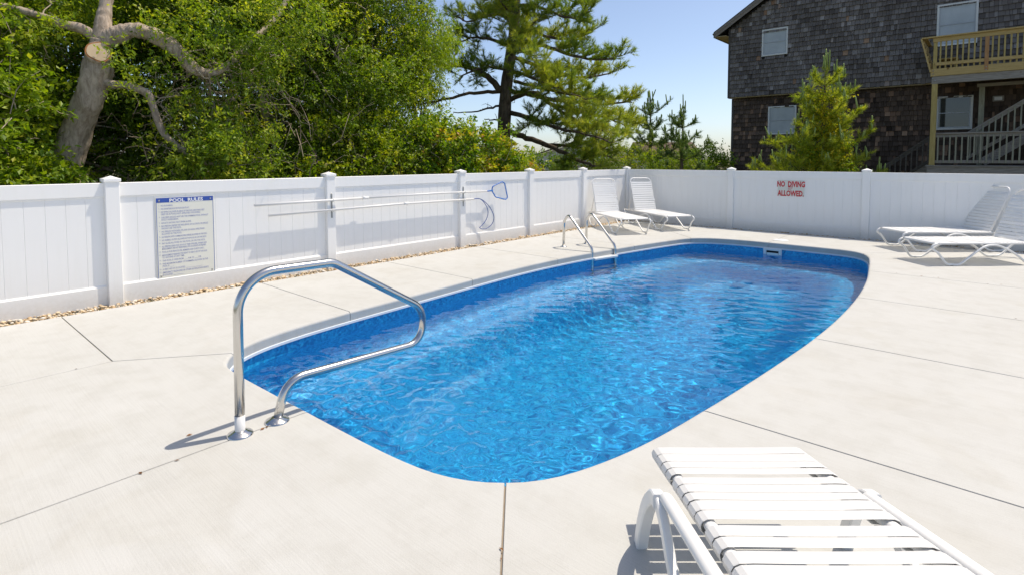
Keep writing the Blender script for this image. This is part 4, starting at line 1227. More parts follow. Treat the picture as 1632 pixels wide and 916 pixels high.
PINE_LIMBS=[
  (0.2,[(-3.95,0.16,2.80,0.073),(-2.92,-0.02,2.56,0.059),(-1.97,-0.14,2.26,0.043),(-1.07,-0.16,2.07,0.028),(-0.38,-0.11,1.85,0.015)]),
  (0.3,[(-2.67,0.50,2.96,0.045),(-2.30,1.35,2.82,0.040),(-1.89,2.22,2.63,0.029),(-1.60,2.99,2.38,0.017)]),
  (0.3,[(-3.88,0.29,3.71,0.055),(-2.70,-0.03,3.39,0.041),(-1.64,-0.19,3.13,0.026),(-0.94,-0.25,2.95,0.014)]),
  (0.75,[(-4.18,0.01,3.40,0.058),(-4.48,-0.39,3.38,0.051),(-4.81,-0.82,3.30,0.043),(-5.20,-1.31,3.13,0.036),(-5.51,-1.72,3.03,0.023)]),
  (0.55,[(-4.14,0.04,3.43,0.100),(-4.36,-0.12,3.71,0.091),(-4.60,-0.32,3.94,0.082),(-4.99,-0.52,4.14,0.070),(-5.48,-0.81,4.21,0.055),(-5.98,-1.10,4.34,0.037),(-6.33,-1.29,4.17,0.019)]),
  (9,[(-4.17,-0.01,3.02,0.036),(-4.26,-0.36,2.92,0.029),(-4.38,-0.74,2.80,0.021),(-4.67,-1.40,2.74,0.012)]),
  (9,[(-4.15,-0.02,2.62,0.029),(-4.25,-0.24,2.59,0.020),(-4.36,-0.47,2.60,0.011)]),
  (0.45,[(-3.98,0.17,3.16,0.082),(-3.60,0.24,3.28,0.072),(-3.13,0.38,3.30,0.064),(-2.67,0.50,2.96,0.056),(-2.02,0.64,2.55,0.045),(-1.39,0.77,2.28,0.034),(-0.84,0.97,2.10,0.017)]),
  (0.4,[(-3.98,0.19,3.42,0.076),(-3.78,0.75,3.38,0.070),(-3.54,1.49,3.27,0.063),(-3.13,2.24,3.21,0.052),(-2.64,3.07,3.18,0.039),(-2.08,3.96,3.29,0.020)]),
  (0.6,[(-3.94,0.14,2.25,0.087),(-3.35,0.24,2.06,0.079),(-2.76,0.34,1.86,0.070),(-2.18,0.43,1.63,0.058),(-1.74,0.54,1.39,0.044),(-1.30,0.64,1.27,0.025)]),
  (0.35,[(-2.81,0.30,1.87,0.053),(-2.48,0.85,1.84,0.043),(-2.05,1.48,1.71,0.032),(-1.68,2.06,1.49,0.018)]),
  (0.4,[(-3.95,0.32,4.92,0.065),(-3.31,0.46,4.73,0.057),(-2.65,0.62,4.49,0.049),(-1.95,0.82,4.23,0.038),(-1.32,1.10,4.13,0.027),(-1.03,1.22,4.21,0.015)]),
  (0.35,[(-3.97,0.26,4.40,0.064),(-3.74,0.99,4.26,0.056),(-3.41,1.79,4.07,0.048),(-3.00,2.55,3.98,0.035),(-2.55,3.35,4.14,0.020)]),
  (0.3,[(-3.93,0.36,5.25,0.058),(-3.84,1.11,5.24,0.052),(-3.64,1.94,5.16,0.043),(-3.36,2.72,5.29,0.028),(-3.16,3.31,5.55,0.016)]),
  (0.25,[(-3.93,0.41,5.88,0.055),(-3.35,0.50,5.80,0.046),(-2.69,0.66,5.51,0.035),(-2.12,0.75,5.29,0.024),(-1.69,0.87,5.44,0.014)]),
  (0.25,[(-3.93,0.44,6.52,0.051),(-3.55,1.04,6.53,0.044),(-3.18,1.62,6.27,0.034),(-2.79,2.21,6.09,0.023),(-2.64,2.49,6.19,0.013)]),
  (0.35,[(-3.94,0.37,5.52,0.055),(-4.15,-0.08,5.61,0.047),(-4.34,-0.52,5.45,0.035),(-4.53,-0.96,5.28,0.021),(-4.65,-1.20,5.38,0.012)]),
  (0.4,[(-3.93,0.44,6.43,0.044),(-4.31,0.37,6.45,0.037),(-4.72,0.27,6.27,0.028),(-5.00,0.15,6.14,0.015)]),
  (0.35,[(-3.98,0.28,4.70,0.055),(-4.53,0.21,4.93,0.048),(-5.14,0.08,5.11,0.038),(-5.67,-0.11,5.04,0.023),(-6.10,-0.24,4.91,0.014)]),
  (0.3,[(-4.00,0.21,4.03,0.055),(-4.09,-0.40,4.04,0.043),(-4.21,-0.91,3.92,0.031),(-4.31,-1.42,3.70,0.017)]),
  (0.35,[(-3.97,0.27,4.52,0.055),(-3.38,-0.15,4.47,0.043),(-2.73,-0.52,4.27,0.033),(-2.22,-0.89,3.98,0.019)]),
  (0.35,[(-4.00,0.21,3.98,0.055),(-3.23,-0.19,3.80,0.043),(-2.33,-0.49,3.51,0.029),(-1.59,-0.67,3.24,0.016)]),
  (0.3,[(-3.96,0.33,5.16,0.055),(-4.58,0.88,5.63,0.046),(-5.24,1.26,6.00,0.036),(-5.81,1.58,6.22,0.021)]),
  (0.2,[(-3.94,0.53,7.70,0.044),(-3.22,0.47,7.42,0.032),(-2.50,0.40,6.97,0.017)]),
  (0.2,[(-3.95,0.54,8.06,0.040),(-4.58,0.53,8.14,0.030),(-5.20,0.51,8.01,0.017)]),
  (0.1,[(-3.96,0.58,8.79,0.029),(-4.04,1.20,9.11,0.022),(-4.15,1.78,9.25,0.014)]),
]

def unit(a): return a / np.maximum(np.linalg.norm(a, axis=-1, keepdims=True), 1e-9)
def leaf_arrays(C, D, N, L, W):
    """folded diamond leaves: base, side, tip, side"""
    S = unit(np.cross(D, N)); L = L[:, None]; W = W[:, None]
    N2_ = np.cross(S, D)
    a = C; b = C + D * L * .45 + S * W * .5 + N2_ * W * .12; c = C + D * L; d = C + D * L * .45 - S * W * .5 + N2_ * W * .12
    V = np.stack([a, b, c, d], 1).reshape(-1, 3)
    F = np.arange(len(C) * 4).reshape(-1, 4)
    return V, F
def crown(rg, blobs, twigs, per, leaf, clump, droop=.25, tint=(.45, .2), floor=.0, shell=.5, up=.35):
    """leaf sprays on twigs gathered in clumps through the volume of the blobs; blobs: (cx,cy,cz,rx,ry,rz[,weight])"""
    B = np.array([b[:6] for b in blobs], float); vol = B[:, 3] * B[:, 4] * B[:, 5]
    wt = vol ** .8 * np.array([b[6] if len(b) > 6 else 1.0 for b in blobs]); wt /= wt.sum()
    nc = max(8, int(twigs / clump[0]))
    k = rg.choice(len(B), nc, p=wt)
    dirn = unit(rg.normal(size=(nc, 3))); rad = shell + (1 - shell) * rg.uniform(0, 1, nc) ** .6
    rad *= 1 + rg.normal(0, .07, nc)
    cc = B[k, :3] + dirn * rad[:, None] * B[k, 3:]
    which = rg.integers(0, nc, twigs)
    T = cc[which] + rg.normal(0, clump[1], (twigs, 3)) * np.array([1, 1, .7])
    out = unit((T - B[k[which], :3]) / B[k[which], 3:])
    d = unit(out * .6 + rg.normal(0, .55, (twigs, 3)) + np.array([0, 0, up - droop]))
    ln = rg.uniform(.10, .32, twigs) * clump[2]
    ct = np.clip(rg.normal(tint[0], tint[1], nc), 0, 1)[which]
    s = (np.arange(per) + .5) / per
    C = (T[:, None] + d[:, None] * (ln[:, None] * s[None])[..., None]).reshape(-1, 3)
    n = len(C)
    C = C + rg.normal(0, .02, (n, 3))
    D = unit(np.repeat(d, per, 0) * .5 + rg.normal(0, .75, (n, 3)) + np.array([0, 0, -droop]))
    Nn = unit(rg.normal(0, .6, (n, 3)) + np.array([0, 0, 1.0]))
    L = leaf[0] * rg.uniform(.6, 1.35, n); W = L * leaf[1] * rg.uniform(.8, 1.2, n)
    tt = np.clip(np.repeat(ct, per) + rg.normal(0, .13, n), 0, 1)
    m = C[:, 2] > floor
    V, F = leaf_arrays(C[m], D[m], Nn[m], L[m], W[m])
    return V, F, np.repeat(tt[m], 4), T, d, ln
def limb_path(rg, a, b, n=6, wob=.12):
    a = np.array(a, float); b = np.array(b, float); L = np.linalg.norm(b - a)
    t = np.linspace(0, 1, n)[:, None]
    p = a + (b - a) * t + rg.normal(0, wob * L / n, (n, 3)) * np.sin(np.pi * t)
    p[:, 2] += .10 * L * np.sin(np.pi * t[:, 0])
    return [tuple(q) for q in p]
def broadleaf(label, base, blobs, twigs, per, leaf, material, seed, clump=(16, .22, 1.0), trunk_r=.13, tint=(.45, .2), bark='oak_bark', name='broadleaf_tree', category='tree', group='leafy trees behind the left fence', floor=.2, droop=.25, shell=.5, twig_show=.03, up=.35):
    rg = np.random.default_rng(seed)
    root = empty(name, (base[0], base[1], 0)); tag(root, label, category, group)
    off = np.array([base[0], base[1], 0.0])
    V, F, T_, TW, TD, TL = crown(rg, blobs, twigs, per, leaf, clump, droop, tint, floor, shell, up)
    place('crown', np_mesh('crown', V - off, F, material, {'tint': T_}), root)
    tk = MB(); b0 = np.array(blobs[0][:3]); top = b0 + np.array([0, 0, blobs[0][5] * .3])
    p = limb_path(rg, (base[0], base[1], -.1), top, 8, .18)
    tk.tube([tuple(np.array(q) - off) for q in p], list(np.linspace(trunk_r, trunk_r * .3, 8)), 9)
    for bl in blobs:
        c = np.array(bl[:3]); r_ = np.array(bl[3:6])
        for q in range(6):
            s = np.array(p[rg.integers(3, 8)]); e = c + unit(rg.normal(size=3)) * r_ * .8
            lp = limb_path(rg, s, e, 6, .25)
            tk.tube([tuple(np.array(w_) - off) for w_ in lp], list(np.linspace(trunk_r * .38, .006, 6)), 6)
    sel = rg.choice(len(TW), int(len(TW) * twig_show), replace=False)
    for i in sel:
        a = TW[i] - TD[i] * rg.uniform(.15, .5) + np.array([0, 0, -.1]); e = TW[i] + TD[i] * TL[i]
        if a[2] < .1: continue
        lp = limb_path(rg, a - off, e - off, 4, .3); tk.tube(lp, [.006, .005, .004, .002], 4, cap=False)
    tk.build('trunk', M[bark], root)
    return root

# back rows: dense crowns that close off the view
broadleaf('dark leafy tree at far left of the thicket', (-6.2, -13.2), [(-6.0, -13, 3.6, 2.2, 2.0, 3.4), (-4.6, -12.4, 2.0, 1.3, 1.2, 1.8)], 3000, 11, (.085, .5), M['leaf_mid'], 31, tint=(.5, .22))
broadleaf('dark leafy tree standing behind the big pruned trunk', (-6.4, -10.2), [(-6.2, -10.2, 3.8, 2.1, 1.9, 3.8), (-4.6, -10.0, 5.0, 1.7, 1.5, 1.7), (-5.0, -9.6, 1.6, 1.2, 1.4, 1.5), (-4.4, -9.0, 3.0, 1.0, 1.3, 1.0)], 6200, 11, (.085, .5), M['leaf_dark'], 32, tint=(.46, .22))
broadleaf('dark leafy tree in the deep shade right of the pruned trunk', (-6.6, -7.6), [(-6.4, -7.6, 3.8, 2.0, 1.9, 3.8), (-4.4, -7.8, 4.6, 1.6, 1.6, 1.9), (-5.0, -7.2, 1.5, 1.2, 1.5, 1.4)], 4600, 11, (.085, .5), M['leaf_dark'], 33, tint=(.44, .22))
broadleaf('dark leafy tree near the middle of the thicket', (-6.8, -5.0), [(-6.6, -5.0, 3.8, 1.9, 1.7, 3.6), (-5.6, -4.6, 2.0, 1.2, 1.3, 1.6)], 3400, 11, (.085, .5), M['leaf_dark'], 34, tint=(.46, .2))
broadleaf('tall leafy tree at the right end of the thicket', (-8.6, -2.6), [(-8.4, -2.8, 3.6, 1.7, 1.5, 3.2)], 2000, 10, (.09, .5), M['leaf_dark'], 35, tint=(.5, .2))
thick1 = broadleaf('dense low undergrowth filling the thicket behind the pruned trunk', (-5.2, -11.4), [(-5.2, -11.4, 1.2, 1.2, 1.5, 1.4), (-4.8, -9.2, 1.2, 1.0, 1.5, 1.4), (-5.2, -7.0, 1.2, 1.0, 1.5, 1.4), (-5.5, -5.0, 1.2, 1.0, 1.4, 1.4)], 3600, 11, (.085, .55), M['leaf_dark'], 44, tint=(.42, .2), floor=.05, name='undergrowth', category='undergrowth', group=None); thick1['kind'] = 'stuff'
thick2 = broadleaf('wall of dark woodland foliage furthest back in the thicket', (-9.6, -9.0), [(-9.4, -9.4, 4.0, 1.8, 2.6, 4.0), (-9.4, -5.6, 3.6, 1.8, 2.2, 3.6), (-9.0, -13.0, 4.0, 1.8, 2.4, 4.0), (-8.2, -9.6, 3.6, 1.2, 2.6, 2.4)], 8000, 10, (.11, .55), M['leaf_dark'], 45, tint=(.42, .2), floor=.05, name='woodland', category='woodland', group=None); thick2['kind'] = 'stuff'
# front rows
broadleaf('evergreen oak crown arching over the middle of the left fence', (-3.9, -6.9), [(-3.5, -6.9, 4.3, 1.5, 1.6, 1.7), (-2.9, -5.9, 3.3, 1.2, 1.3, 1.2), (-2.6, -7.6, 5.0, 1.2, 1.3, 1.0), (-2.6, -6.4, 2.3, .9, 1.1, .8)], 7600, 12, (.064, .46), M['leaf_dark'], 36, clump=(24, .22, .9), tint=(.60, .24), twig_show=.06)
broadleaf('evergreen oak crown in front of the pine, thick with small leaves', (-3.6, -4.9), [(-3.4, -5.0, 3.8, 1.1, 1.2, 1.5), (-2.7, -5.0, 2.6, .9, .9, 1.0), (-3.5, -4.9, 5.3, 1.1, 1.1, .9)], 4600, 12, (.064, .46), M['leaf_dark'], 37, clump=(24, .22, .9), tint=(.62, .24), twig_show=.05)
broadleaf('light green willow-leaved tree beside the tall pine', (-3.3, -4.0), [(-2.9, -4.15, 3.85, .75, .85, 1.0), (-3.0, -3.75, 4.35, .55, .6, .75), (-2.8, -4.6, 3.2, .6, .6, .6)], 1700, 13, (.085, .24), M['leaf_bright'], 38, clump=(14, .15, 1.1), tint=(.62, .18), droop=.55, trunk_r=.07)
broadleaf('green shrub thicket at the fence left of the yellow vines', (-2.3, -6.1), [(-2.1, -6.2, 1.2, .9, 1.1, 1.0), (-1.8, -5.4, 1.35, .75, .8, .85), (-2.2, -7.1, 1.0, .7, .8, .8)], 3900, 12, (.062, .5), M['leaf_mid'], 39, clump=(14, .14, .8), trunk_r=.05, tint=(.52, .22), name='shrub', category='shrub', group='shrubs behind the left fence', twig_show=.08)
broadleaf('yellow-green vine-covered mound of shrubs at the pine foot', (-1.7, -4.2), [(-1.65, -4.7, 1.22, .85, .95, .98), (-1.5, -3.85, 1.2, .8, .95, .95), (-1.35, -3.0, .98, .65, .8, .68)], 4400, 12, (.068, .62), M['leaf_vine'], 40, clump=(12, .12, .7), trunk_r=.04, tint=(.45, .20), name='shrub', category='shrub', group='shrubs behind the left fence', twig_show=.08, shell=.75)
broadleaf('bright yellow-green shrub at the left edge in front of the trunk', (-1.9, -11.2), [(-1.8, -11.3, 1.7, .7, .75, .9), (-2.3, -11.1, 2.7, .7, .7, .6), (-1.6, -10.9, 1.0, .5, .5, .5)], 2300, 12, (.075, .5), M['leaf_bright'], 41, clump=(13, .13, .9), trunk_r=.04, tint=(.48, .24), name='shrub', category='shrub', group='shrubs behind the left fence', twig_show=.05)
broadleaf('low dark undergrowth behind the fence right of the trunk', (-2.6, -8.6), [(-2.6, -8.9, .8, .8, 1.0, .7), (-2.8, -7.9, .9, .8, .9, .75)], 1500, 11, (.06, .5), M['leaf_dark'], 42, clump=(13, .15, .9), trunk_r=.03, tint=(.40, .2), name='shrub', category='shrub', group='shrubs behind the left fence', twig_show=.10)

# the pruned oak at the left with its grey limbs
from mathutils import noise as mnoise
def path_local(tab, o): return [(x - o[0], y - o[1], q) for x, y, q, _ in tab], [r_ for *_, r_ in tab]
rg = np.random.default_rng(50)
OB = np.array([-2.23, -10.58, 0.0])
oak = empty('pruned_oak', tuple(OB)); tag(oak, 'thick leaning grey trunk with a sawn-off limb at the left', 'tree')
tk = MB()
def bark_tube(m, tab, sides, amp=.05):
    pts, rr = path_local(tab, OB)
    cp = catmull(pts, 10); ri = np.interp(np.linspace(0, len(rr) - 1, len(cp)), range(len(rr)), rr) * (1 + rg.normal(0, amp, len(cp)))
    n0 = len(m.v); m.tube(cp, list(ri), sides)
    for i in range(n0, len(m.v)):       # lumps, knots and flutes of the bark
        q = Vector(m.v[i]); k = (i - n0) // sides
        if k >= len(cp): continue
        o = q - Vector(cp[k]); f = 1 + .16 * mnoise.noise(q * 4.0) + .12 * mnoise.noise(Vector((q.x * 11, q.y * 11, q.z * 4))) + .05 * mnoise.noise(q * 30)
        m.v[i] = tuple(Vector(cp[k]) + o * f)
root_flare = [(OAK_TRUNK[0][0] - .15, OAK_TRUNK[0][1] - .16, -.1, .30)]
bark_tube(tk, root_flare + OAK_TRUNK, 30, .015)
tk.build('trunk', M['oak_bark'], oak)
for nm, tab, sd in (('limb', OAK_UP, 18), ('limb', OAK_LEFT, 14), ('limb', OAK_RIGHT, 20), ('limb', OAK_LOW, 14)):
    m = MB(); bark_tube(m, tab, sd, .03); m.build(nm, M['oak_bark'], oak)
a = np.array(OAK_CUT[0][:3]); b = a + np.array([.155, -.03, .045]); ax = Vector(b - a).normalized()
st_ = MB(); pts = [a - np.array(ax) * .10, a, a + np.array(ax) * .08, b]
st_.tube([tuple(p - OB) for p in pts], [.10, .135, .138, .132], 20); st_.build('sawn_limb_stub', M['oak_bark'], oak)
N_ = ax.orthogonal().normalized(); B_ = ax.cross(N_)
def disc(rad, off):
    wob = [1 + .05 * math.sin(3 * t + 1) + .03 * math.sin(5 * t) for t in np.linspace(0, 2 * math.pi, 28, endpoint=False)]
    c = Vector(b - OB) + ax * off
    return [c] + [c + (N_ * math.cos(t) + B_ * math.sin(t)) * rad * w_ for t, w_ in zip(np.linspace(0, 2 * math.pi, 28, endpoint=False), wob)], [(0, i + 1, (i + 1) % 28 + 1) for i in range(28)]
MB().poly(*disc(.131, .004)).build('cut_rim', M['cut_rim'], oak)
MB().poly(*disc(.115, .008)).build('cut_face', M['cut_wood'], oak)
tw = MB()
def dead_twig(s, e, r0, n=7, wob=.5, kids=2):
    p = limb_path(rg, s, e, n, wob); tw.tube([tuple(np.array(q) - OB) for q in p], list(np.linspace(r0, r0 * .25, n)), 5, cap=False)
    for _ in range(kids):
        i = rg.integers(1, n - 1); L = np.linalg.norm(np.array(e) - np.array(s)) * rg.uniform(.3, .6)
        dead_twig(p[i], np.array(p[i]) + unit(rg.normal(0, .6, 3) + unit(np.array(e) - np.array(s)) * .8 + np.array([0, 0, -.2])) * L, r0 * .55, 5, wob, kids - 1 if kids > 1 else 0)
for k in range(24):          # bare twigs hanging off the bent limb
    s = np.array(OAK_RIGHT[rg.integers(6, 11)][:3]) + rg.normal(0, .05, 3)
    dead_twig(s, s + np.array([rg.uniform(-1.2, .1), rg.uniform(-.1, 1.6), rg.uniform(-1.4, .3)]), rg.uniform(.007, .014))
for k in range(26):
    s = np.array(OAK_LOW[rg.integers(3, 10)][:3]); dead_twig(s, s + np.array([rg.uniform(-.9, .15), rg.uniform(-.4, 1.0), rg.uniform(-.5, .6)]), rg.uniform(.005, .010))
for k in range(10):
    s = np.array(OAK_LEFT[rg.integers(2, 7)][:3]); dead_twig(s, s + np.array([rg.uniform(-.4, .2), rg.uniform(-.6, .3), rg.uniform(-1.1, .3)]), rg.uniform(.006, .011))
for k in range(60):          # tangle behind the fence
    s = np.array([rg.uniform(-3.2, -1.0), rg.uniform(-9.6, -5.6), rg.uniform(.6, 1.8)]); dead_twig(s, s + np.array([rg.uniform(-.6, .6), rg.uniform(-.9, .9), rg.uniform(-.3, .9)]), rg.uniform(.004, .009), 6, .6, 1)
tw.build('dead_twigs', M['twig'], oak)['kind'] = 'stuff'
V, F, T_, *_ = crown(rg, [(-2.8, -10.3, 4.2, 1.0, 1.5, .9), (-2.5, -8.4, 4.3, .9, 1.2, .8), (-2.6, -11.0, 3.4, .9, .9, .8, .8), (-1.25, -9.35, 2.35, .25, .4, .22, 3), (-1.25, -9.6, 2.1, .2, .3, .25, 3), (-1.4, -9.0, 3.2, .6, .7, .35, 1.0), (-1.1, -8.7, 1.9, .4, .6, .4, 1.5), (-.75, -8.8, 2.75, .25, .55, .35, 3.5), (-.7, -8.1, 3.4, .3, .6, .45, 3), (-.75, -9.35, 1.65, .2, .4, .35, 4), (-.65, -8.9, 1.45, .2, .5, .25, 4), (-1.2, -9.9, 2.5, .2, .25, .2, 2)], 4600, 12, (.055, .42), (12, .13, .8), .2, (.66, .2), .4, .4)
place('crown', np_mesh('crown', V - OB, F, M['leaf_dark'], {'tint': T_}), oak)

# ------------------------------------------------------------------ pines
def tuft_arrays(rg, C, D, n_per, length, width, spread):
    """sprays of thin needles round shoot ends"""
    m = len(C); n = m * n_per
    c = np.repeat(C, n_per, 0); d = np.repeat(D, n_per, 0)
    c = c + d * rg.uniform(-.07, .07, (n, 1))
    dv = unit(d * 1.0 + rg.normal(0, spread, (n, 3)))
    L = length * rg.uniform(.6, 1.2, n)[:, None]; s = unit(np.cross(dv, rg.normal(size=(n, 3)))) * width
    V = np.stack([c - s, c + s, c + dv * L + rg.normal(0, .006, (n, 3))], 1).reshape(-1, 3)
    return V, np.arange(n * 3).reshape(-1, 3)
def pine_twigs(rg, path, start, density, length, tk, off, rad0):
    """side shoots along a limb; returns shoot points and directions"""
    P = np.array([p[:3] for p in path], float); seg = np.linalg.norm(np.diff(P, axis=0), axis=1); cum = np.r_[0, np.cumsum(seg)]; L = cum[-1]
    C, D = [], []
    if start > 1: return C, D
    nsh = max(3, int(L * (1 - start) * density))
    for t in np.linspace(start, 1.0, nsh):
        t = min(1, max(0, t + rg.normal(0, .03)))
        i = min(np.searchsorted(cum, t * L, side='right') - 1, len(seg) - 1); o = P[i] + (P[i + 1] - P[i]) * ((t * L - cum[i]) / seg[i])
        ax_ = unit(P[i + 1] - P[i])
        side = unit(rg.normal(size=3) * np.array([1, 1, .45]) + np.array([0, 0, .25])); side = unit(side - ax_ * (side @ ax_) * .6)
        d = unit(ax_ * rg.uniform(.35, .9) + side); ln = length * rg.uniform(.45, 1.15) * (1 - .35 * t)
        e = o + d * ln + np.array([0, 0, .20 * ln])
        tk.tube([tuple(o - off), tuple((o + e) / 2 - off + np.array([0, 0, -.02])), tuple(e - off)], [rad0, rad0 * .7, rad0 * .4], 5, cap=False)
        ns = max(2, int(ln / .085))
        for s in np.linspace(.25, 1.0, ns):
            q = o + (e - o) * s
            C.append(q); D.append(unit(d + np.array([0, 0, .6]) + rg.normal(0, .25, 3)))
            if s > .35:
                for _ in range(3):
                    dd = unit(d * .6 + rg.normal(0, .6, 3) * np.array([1, 1, .5]) + np.array([0, 0, .5])); C.append(q + dd * rg.uniform(.06, .20)); D.append(dd)
    return C, D
PB = np.array([PINE_TRUNK[0][0], PINE_TRUNK[0][1], 0.0]); rg = np.random.default_rng(60)
pine = empty('tall_pine', tuple(PB)); tag(pine, 'tall dark pine with spreading layered branches beyond the fence corner', 'tree')
tk = MB(); pts = [(x - PB[0], y - PB[1], q) for x, y, q, _ in [(PINE_TRUNK[0][0], PINE_TRUNK[0][1], -.1, .24)] + PINE_TRUNK]; rr = [.24] + [r_ for *_, r_ in PINE_TRUNK]
cp_ = catmull(pts, 4); tk.tube(cp_, list(np.interp(np.linspace(0, len(rr) - 1, len(cp_)), range(len(rr)), rr) * (1 + rg.normal(0, .035, len(cp_)))), 14)
tk.build('trunk', M['pine_bark'], pine)
CC, DD = [], []
for h, ln, az in ((4.55, 1.3, -.75), (5.1, 1.2, -.2), (5.6, 1.3, -1.2), (6.1, 1.2, -.6), (6.6, 1.1, -1.4), (7.1, 1.0, -.3), (5.3, 1.1, 1.9), (6.3, 1.1, 2.4)):     # short limbs on the near and far sides
    b_ = np.array([np.interp(h, [p[2] for p in PINE_TRUNK], [p[0] for p in PINE_TRUNK]), np.interp(h, [p[2] for p in PINE_TRUNK], [p[1] for p in PINE_TRUNK]), h])
    v_ = np.array([math.cos(az), math.sin(az), 0])
    PINE_LIMBS.append((.25, [(*(b_ + v_ * ln * t + np.array([0, 0, -.10 * ln * t + .25 * ln * t * t])), .045 * (1.1 - t)) for t in (0, .35, .7, 1.0)]))
for start, tab in PINE_LIMBS:
    lm = MB(); pts = catmull([(x - PB[0], y - PB[1], q) for x, y, q, _ in tab], 4); rr = [r_ for *_, r_ in tab]
    lm.tube([tuple(np.array(p) + rg.normal(0, .012, 3)) for p in pts], list(np.interp(np.linspace(0, len(rr) - 1, len(pts)), range(len(rr)), rr)), 8)
    a_, d_ = pine_twigs(rg, tab, start, 14.5, .66, lm, PB, .010); CC += a_; DD += d_
    if start > .3:       # dead stubs on the bare inner part
        for _ in range(4):
            i = rg.integers(0, max(1, len(tab) - 2)); s = np.array(tab[i][:3]) + (np.array(tab[i + 1][:3]) - np.array(tab[i][:3])) * rg.uniform()
            lm.tube([tuple(q - PB) for q in np.array(limb_path(rg, s, s + unit(rg.normal(size=3)) * rg.uniform(.15, .5), 4, .4))], [.010, .008, .006, .003], 5, cap=False)
    lm.build('limb', M['pine_bark'], pine)
CC = np.array(CC); DD = np.array(DD)
V, F = tuft_arrays(rg, CC, DD, 24, .155, .0056, .42)
tcl = np.clip(.60 + .20 * np.sin(CC[:, 0] * 2.1 + CC[:, 2] * 1.7) + rg.normal(0, .16, len(CC)), 0, 1)
place('needles', np_mesh('needles', V - PB, F, M['needle'], {'tint': np.repeat(np.clip(np.repeat(tcl, 24) + rg.normal(0, .08, len(tcl) * 24), 0, 1), 3)}), pine)

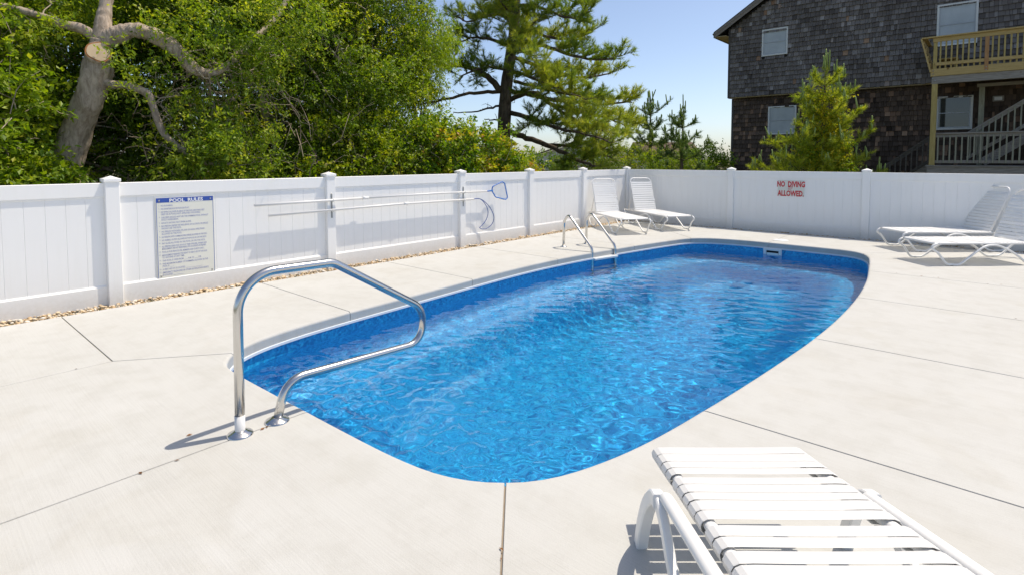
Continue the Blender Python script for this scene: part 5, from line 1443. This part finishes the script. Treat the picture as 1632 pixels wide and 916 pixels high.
def young_pine(label, base, height, spread, whorls, seed, mat, candle, z0=.25, lift=.75, per=24, nl=.12, vines=0, extra=()):
    rg = np.random.default_rng(seed); off = np.array([base[0], base[1], 0.0])
    root = empty('young_pine', tuple(off)); tag(root, label, 'tree', 'young pines beyond the far fence')
    tk = MB(); tk.tube([(0, 0, -.1), (rg.normal(0, .03), rg.normal(0, .03), height * .5), (0, 0, height * .93)], [.016 * height + .015, .011 * height + .01, .008], 8)
    C, D, tips = [], [], []
    for i in range(whorls):
        t = z0 + (1 - z0) * (i / whorls) ** .9; h = height * t * .93; L = spread * (1 - t) ** .75 * 1.0 + .22
        nb = rg.integers(4, 7); a0 = rg.uniform(0, 6.28)
        jobs = [(a0 + 6.283 * k / nb + rg.normal(0, .25), L * rg.uniform(.55, 1.25)) for k in range(nb)]
        if i < len(extra): jobs += extra[i]
        for a, ll in jobs:
            e = np.array([math.cos(a) * ll, math.sin(a) * ll, h + ll * lift * rg.uniform(.5, 1.0)]); s = np.array([0, 0, h])
            m_ = (s + e) / 2 + np.array([0, 0, -.10 * ll])
            path = [tuple(p) for p in catmull([s, m_, e], 3)]
            tk.tube(path, list(np.linspace(.012 + .008 * (1 - t), .005, len(path))), 5, cap=False)
            P = np.array(path); ns = int(ll / .06) + 3
            for q in np.linspace(.22, 1, ns):
                j = min(int(q * (len(P) - 1)), len(P) - 2); p = P[j] + (P[j + 1] - P[j]) * (q * (len(P) - 1) - j); ax_ = unit(P[j + 1] - P[j])
                C.append(p); D.append(unit(ax_ + np.array([0, 0, .3]) + rg.normal(0, .2, 3)))
                if q > .3 and rg.uniform() < .8:
                    sd = unit(rg.normal(size=3) * np.array([1, 1, .5]) + ax_ * .8 + np.array([0, 0, .35])); sl = rg.uniform(.08, .30) * (.5 + .5 * L)
                    for f in np.linspace(.4, 1, max(2, int(sl / .06))): C.append(p + sd * sl * f); D.append(sd)
                    if rg.uniform() < .22: tips.append((p + sd * sl, .5))
            tips.append((e, .8))
            for _ in range(2): tips.append((e + rg.normal(0, .05, 3), .5))
    for q in np.linspace(z0, .97, int(height / .07)): C.append(np.array([0, 0, height * q * .95])); D.append(unit(rg.normal(0, .6, 3) + np.array([0, 0, .7])))
    top = np.array([0, 0, height * .93]); tips.append((top, 1.5))
    for _ in range(6):
        a = rg.uniform(0, 6.28); tips.append((top + np.array([math.cos(a) * .09, math.sin(a) * .09, -.05]), 1.0))
    tk.build('trunk', M['pine_bark'], root)
    C = np.array(C); D = np.array(D); V, F = tuft_arrays(rg, C, D, per, nl, .0052, .55)
    tc = np.clip(rg.normal(.5, .2, len(C)), 0, 1)
    place('needles', np_mesh('needles', V, F, mat, {'tint': np.repeat(np.clip(np.repeat(tc, per) + rg.normal(0, .08, len(tc) * per), 0, 1), 3)}), root)
    cd = MB()
    for e, s in tips:
        L = candle * s * rg.uniform(.6, 1.15); ln = rg.normal(0, .13, 2)
        p0 = np.array(e); p1 = p0 + np.array([ln[0] * L, ln[1] * L, L])
        cd.tube([tuple(p0), tuple((p0 + p1) / 2), tuple(p0 + (p1 - p0) * .9), tuple(p1)], [.017, .021, .018, .006], 6)
    cd.build('candles', M['candle'], root)['kind'] = 'stuff'
    if vines:
        blobs = [(0, 0, height * q, spread * .62 * (1.15 - q), spread * .62 * (1.15 - q), height * .10) for q in (.28, .42, .56, .68)]
        V, F, T_, TW, TD, TL = crown(rg, blobs, vines, 10, (.062, .6), (9, .11, .9), .15, (.5, .25), .3, .6)
        place('climbing_vine', np_mesh('climbing_vine', V, F, M['leaf_vine'], {'tint': np.clip(T_ + .12, 0, .80)}), root)
    return root
young_pine('slender young pine left of the far fence post, taller of the pair', (-1.79, 4.62), 3.62, .85, 5, 71, M['needle_dark'], .34, .22)
young_pine('short young pine between the taller one and the house', (-1.0, 5.35), 3.22, .80, 4, 72, M['needle_dark'], .36, .25)
young_pine('bushy golden-green young pine with vines in front of the house', (2.93, 6.1), 4.35, 1.20, 7, 73, M['needle_gold'], .50, .12, .6, 26, .14, 1700, [[(-2.42, 1.95), (-2.15, 1.7), (-2.7, 1.7), (-2.3, 1.4), (.6, 1.5)], [(-2.5, 1.5), (-2.1, 1.35), (.8, 1.3)]])
broadleaf('round bright green bush beside the house corner', (-1.6, 8.2), [(-1.55, 8.3, 1.1, .75, .8, .95), (-.95, 8.0, 1.0, .6, .7, .8), (-2.1, 7.4, .9, .7, .7, .7)], 1700, 11, (.08, .5), M['leaf_bright'], 81, clump=(12, .15, .9), trunk_r=.05, tint=(.4, .22), name='shrub', category='shrub', group='shrubs behind the far fence')
broadleaf('low olive scrub under the pine branches at the fence corner', (-2.2, 3.4), [(-2.6, 2.2, .95, .9, 1.1, .85), (-2.0, 4.0, 1.0, .9, 1.1, .85), (-1.6, 6.4, 1.0, .9, 1.1, .85)], 2800, 11, (.07, .3), M['leaf_mid'], 82, clump=(12, .15, .9), trunk_r=.04, tint=(.5, .2), name='shrub', category='shrub', group='shrubs behind the far fence')
thick3 = broadleaf('low green scrub far behind the pine on the horizon', (-9.5, 9.0), [(-9.5, 9.0, .9, 1.6, 1.8, 1.1), (-7.5, 11.5, .9, 1.5, 1.6, 1.0), (-11.5, 6.0, 1.0, 1.5, 1.8, 1.2)], 1600, 10, (.11, .5), M['leaf_mid'], 83, clump=(12, .2, 1.0), trunk_r=.05, tint=(.4, .2), name='scrub', category='scrub', group=None); thick3['kind'] = 'stuff'
